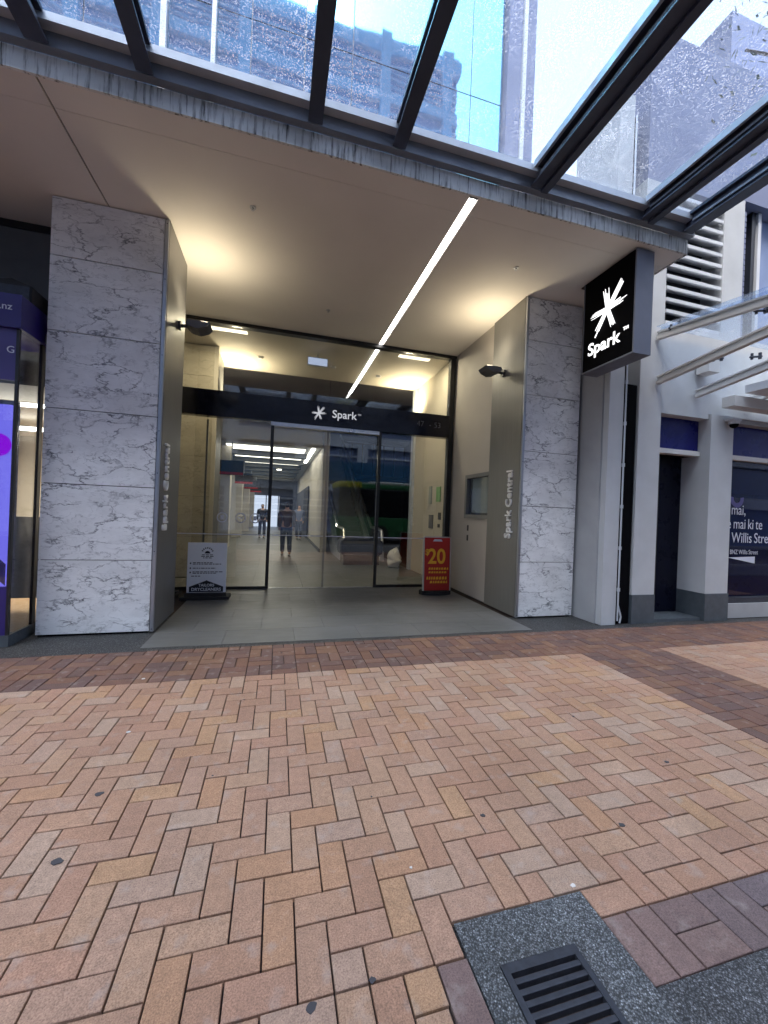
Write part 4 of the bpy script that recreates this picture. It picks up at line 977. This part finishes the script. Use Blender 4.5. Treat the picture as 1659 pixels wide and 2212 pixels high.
# ------------------------------------------------------------------ shop front at the left edge
def left_shop():
    t = thing('corner_shop', 'purple fronted shop with glass corner left of the marble pillar', 'shop', (-3.4, 5.6, 0)); X, Y = -2.63, 4.90
    fs = bx('fascia', 'shop_purple', t, -7, X+.02, Y-.03, 5.60, 3.28, 3.62)
    bx('lower_fascia', 'shop_purple_light', t, -7, X-.02, Y+.01, Y+.03, 2.75, 3.279)
    text_obj('lettering', '.nz', .10, 'letter_pale', fs, frame((-2.80, Y-.033, 3.455), (1, 0, 0), (0, 0, 1)), .002)
    text_obj('lettering', 'r', .10, 'letter_pale', fs, frame((-2.84, Y-.033, 3.455), (1, 0, 0), (0, 0, 1)), .002)
    text_obj('lettering', 'G', .10, 'letter_pale', t, frame((-2.745, Y+.006, 3.03), (1, 0, 0), (0, 0, 1)), .002)
    bx('corner_post', 'black_frame', t, X-.03, X-.005, Y, Y+.03, .12, 3.279)
    bx('back_post', 'black_frame', t, X-.03, X+.0, 5.30, 5.36, .12, 3.279)
    bx('side_glass', 'shop_glass', t, X-.022, X-.012, Y+.031, 5.299, .12, 3.279)
    bx('plinth', 'plinth_dark', t, -7, X, Y+.004, 5.40, .0, .119)
    bx('front_base', 'shop_purple', t, -7, X-.031, Y+.004, Y+.028, .12, .62)
    s = bx('screen', 'screen_lilac', t, -3.4, X-.06, Y+.03, Y+.05, .62, 2.50); bx('screen_frame', 'screen_frame', s, -3.45, X-.035, Y+.051, Y+.12, .6, 2.55)
    g = bmesh.new(); prism(g, [(-2.80+.12*math.cos(R(k*18)), Y+.0285, 2.08+.12*math.sin(R(k*18))) for k in range(20)], (0, -.001, 0)); obj('screen_dot', g, 'screen_magenta', s)
    g = bmesh.new(); prism(g, [(-3.3, Y+.0275, 1.2), (-2.69, Y+.0275, .63), (-2.69, Y+.0275, .85), (-3.3, Y+.0275, 1.5)], (0, -.001, 0)); obj('screen_stripe', g, 'shop_purple', s)
    bx('front_glass', 'shop_glass', t, -7, X-.031, Y+.012, Y+.022, .62, 2.75)
    # inside
    bx('floor', 'wood', t, -7, X-.03, Y+.13, 9.4, .06, .12); bx('back_wall', 'cream_wall', t, -7, -2.5, 9.4, 9.5, .1, 3.6); bx('inner_wall', 'cream_wall', t, -2.62, -2.56, 6.16, 9.4, .1, 3.6); bx('ceiling', 'dark_wall', t, -7, -2.56, 5.3, 9.5, 3.30, 3.4)
    bx('bulkhead', 'cream_wall', t, -7, -2.63, 5.9, 9.3, 2.75, 2.95)
    bx('light_bar', 'tube_cool', t, -4.0, -2.72, 5.75, 5.8, 2.66, 2.70); bx('light_bar', 'tube_cool', t, -4.4, -2.72, 7.0, 7.06, 2.55, 2.60)
    bx('wall_screen', 'screen_blue', t, -3.6, -2.9, 9.33, 9.38, 1.2, 1.9); bx('shelf', 'wood', t, -3.4, -2.7, 5.7, 6.1, .86, .9); bx('shelf', 'wood', t, -3.4, -2.7, 5.7, 6.1, .50, .54); bx('counter', 'dark_wall', t, -3.6, -2.68, 5.62, 5.69, .35, 1.32)
    bx('stool', 'bag_white', t, -3.0, -2.8, 5.75, 5.95, .905, 1.05)
    ld = bpy.data.lights.new('shop_lamp', 'AREA'); ld.energy = 30; ld.size = 1.5; ld.color = (1, .85, .62); lo = bpy.data.objects.new('shop_lamp', ld); COL.objects.link(lo); lo.parent = t; lo.matrix_parent_inverse = Matrix.Translation(-t.location); lo.location = (-3.7, 7.2, 2.5)
    w = thing('upper_wall', 'dim grey wall above the purple shop fascia', 'wall', (-5, 5.9, 3.6))
    bx('wall_panel', 'dark_wall', w, -14, -2.56, 5.85, 6.0, 3.4, ZC-.09); bx('black_trim', 'black_frame', w, -14, -2.56, 5.83, 6.0, ZC-.089, ZC-.004)
    sp = thing('speaker_box', 'black box on top of the purple shop fascia', 'box', (-2.72, 5.2, 3.62)); g = bmesh.new(); prism(g, [(-2.95, 5.05, 3.622), (-2.62, 5.05, 3.622), (-2.62, 5.05, 3.80), (-2.80, 5.05, 3.86), (-2.95, 5.05, 3.83)], (0, .35, 0)); obj('case', g, 'rubber', sp); bx('grille', 'iron', sp, -2.93, -2.64, 5.044, 5.049, 3.64, 3.79)
left_shop()

# ------------------------------------------------------------------ street behind the camera (seen in the glass)
def bus():
    t = thing('city_bus', 'green and lime city bus reflected in the entrance glass', 'bus', (8.5, -5.5, -.135)); y0, y1 = -6.9, -4.4
    bx('body', 'bus_green', t, 3.0, 14.6, y0, y1, .2, 1.25, bev=.06); bx('window_band', 'bus_glass', t, 3.02, 14.58, y0+.02, y1-.02, 1.2, 2.72, bev=.04); r = bx('roof', 'bus_green', t, 3.0, 14.6, y0, y1, 2.7, 3.0, bev=.08)
    bx('roof_pod', 'bus_white', r, 4.6, 13, y0+.3, y1-.02, 2.98, 3.12, bev=.05); bx('roof_end', 'bus_lime', r, 2.98, 4.2, y0+.02, y1+.02, 2.75, 3.06, bev=.06)
    for x in (4.2, 6.4, 8.6, 10.8, 13): bx('pillar', 'black_frame', t, x-.05, x+.05, y1-.03, y1-.005, 1.26, 2.7)
    for x in (5.2, 12.3):
        g = bmesh.new(); cyl(g, (x, y1-.25, .36), (x, y1+.02, .36), .49, n=20); w = obj('wheel', g, 'tyre', t); g = bmesh.new(); cyl(g, (x, y1+.02, .36), (x, y1+.03, .36), .25, n=16); obj('rim', g, 'silver', w)
    bx('headlight', 'downlight', t, 2.985, 3.0, y1-.5, y1-.25, .7, .85)
bus()
def opposite():
    t = thing('opposite_building', 'tall grey building across the street reflected in the tower glass', 'building', (-10, -16, 0)); Y = -12
    bx('body', 'opp_glass', t, -45, 11, -30, Y-.3, 0, 33)
    for k in range(1, 11): bx('floor_band', 'opp_concrete', t, -45, 11.05, Y-.3, Y, 3.2*k-.35, 3.2*k+.5)
    for k in range(13): bx('column', 'opp_concrete', t, -43+k*4.4, -42.3+k*4.4, Y-.3, Y+.08, 0, 33)
    for k in range(10):
        for q in range(4): bx('louvre', 'opp_concrete', t, -45, 11, Y-.28, Y-.12, 3.2*k+.9+q*.42, 3.2*k+1.02+q*.42)
    bx('shop_band', 'opp_blue', t, -45, 11, Y, Y+.3, 3.6, 5.0)
    t3 = thing('opposite_building', 'unseen tall building added across the street to block sky light', 'building', (36, -16, 0))  # unseen block added to cut sky light on the bank and paving
    bx('body', 'opp_glass', t3, 22, 60, -30, Y-.3, 0, 26)
    for k in range(1, 9): bx('floor_band', 'opp_concrete', t3, 22, 60, Y-.3, Y, 3.2*k-.35, 3.2*k+.5)
    t2 = thing('opposite_building', 'lower dark building across the street at the right', 'building', (25, -16, 0))
    bx('body', 'opp_glass', t2, 12, 21.9, -30, Y-.3, 0, 9); 
    for k in range(1, 4): bx('floor_band', 'void_wall', t2, 12, 21.9, Y-.3, Y, 3*k-.3, 3*k+.3)
    bx('shop_band', 'opp_blue', t2, 12, 21.9, Y, Y+.3, 3.6, 5.0)
opposite()
t = thing('far_tower', 'pale grey building high behind the bank at the right edge', 'building', (16, 9, 0)); bx('body', 'far_building', t, 9.5, 22, 6.6, 22, 8.2, 13.2); 
for k in range(5): bx('window_band', 'opp_glass', t, 9.47, 9.499, 7.5+k*2.2, 8.8+k*2.2, 9.5, 12.4)

def tree():
    t = thing('street_tree', 'street tree at the kerb with leaves hanging over the canopy corner', 'tree', (6.6, 1.2, 0))
    g = bmesh.new(); P = [(6.6, 1.2, 0), (6.55, 1.25, 2.5), (6.5, 1.35, 4.8), (6.3, 1.6, 6.4)]
    for (a, b), (r0, r1) in zip(zip(P[:-1], P[1:]), ((.16, .13), (.13, .10), (.10, .06))): cyl(g, a, b, r0, r1, 10)
    rt = random.Random(21); tips = []
    for k in range(26):
        s = Vector(P[3 if k % 2 else 2]) + Vector((0, 0, rt.uniform(-.3, .5))); e = s + (Vector((rt.uniform(-1.9, 1.2), rt.uniform(-1.0, 1.8), rt.uniform(.5, 2.6))) if k < 16 else Vector((rt.uniform(.3, 3.6), rt.uniform(-1.5, 1.5), rt.uniform(.4, 2.6)))); cyl(g, s, e, .035, .012, 6); tips.append((s, e))  # later branches spread right, out of view, added to shade the bank
    obj('trunk', g, 'bark', t)
    V, F = [], []
    for k in range(5200):
        s, e = rt.choice(tips); f = rt.uniform(.35, 1.1); c = s.lerp(e, f) + Vector((rt.gauss(0, .22), rt.gauss(0, .22), rt.gauss(0, .22)))
        if c.z < 5.7: continue
        d = Vector((rt.gauss(0, 1), rt.gauss(0, 1), rt.gauss(0, .7)-.4)).normalized(); n = d.orthogonal().normalized(); L = rt.uniform(.06, .11)
        i = len(V); V += [c, c+d*L*.5+n*L*.24, c+d*L, c+d*L*.5-n*L*.24]; F.append((i, i+1, i+2, i+3))
    me = bpy.data.meshes.new('crown'); me.from_pydata(V, [], F); link('crown', me, 'leaf', t)
tree()
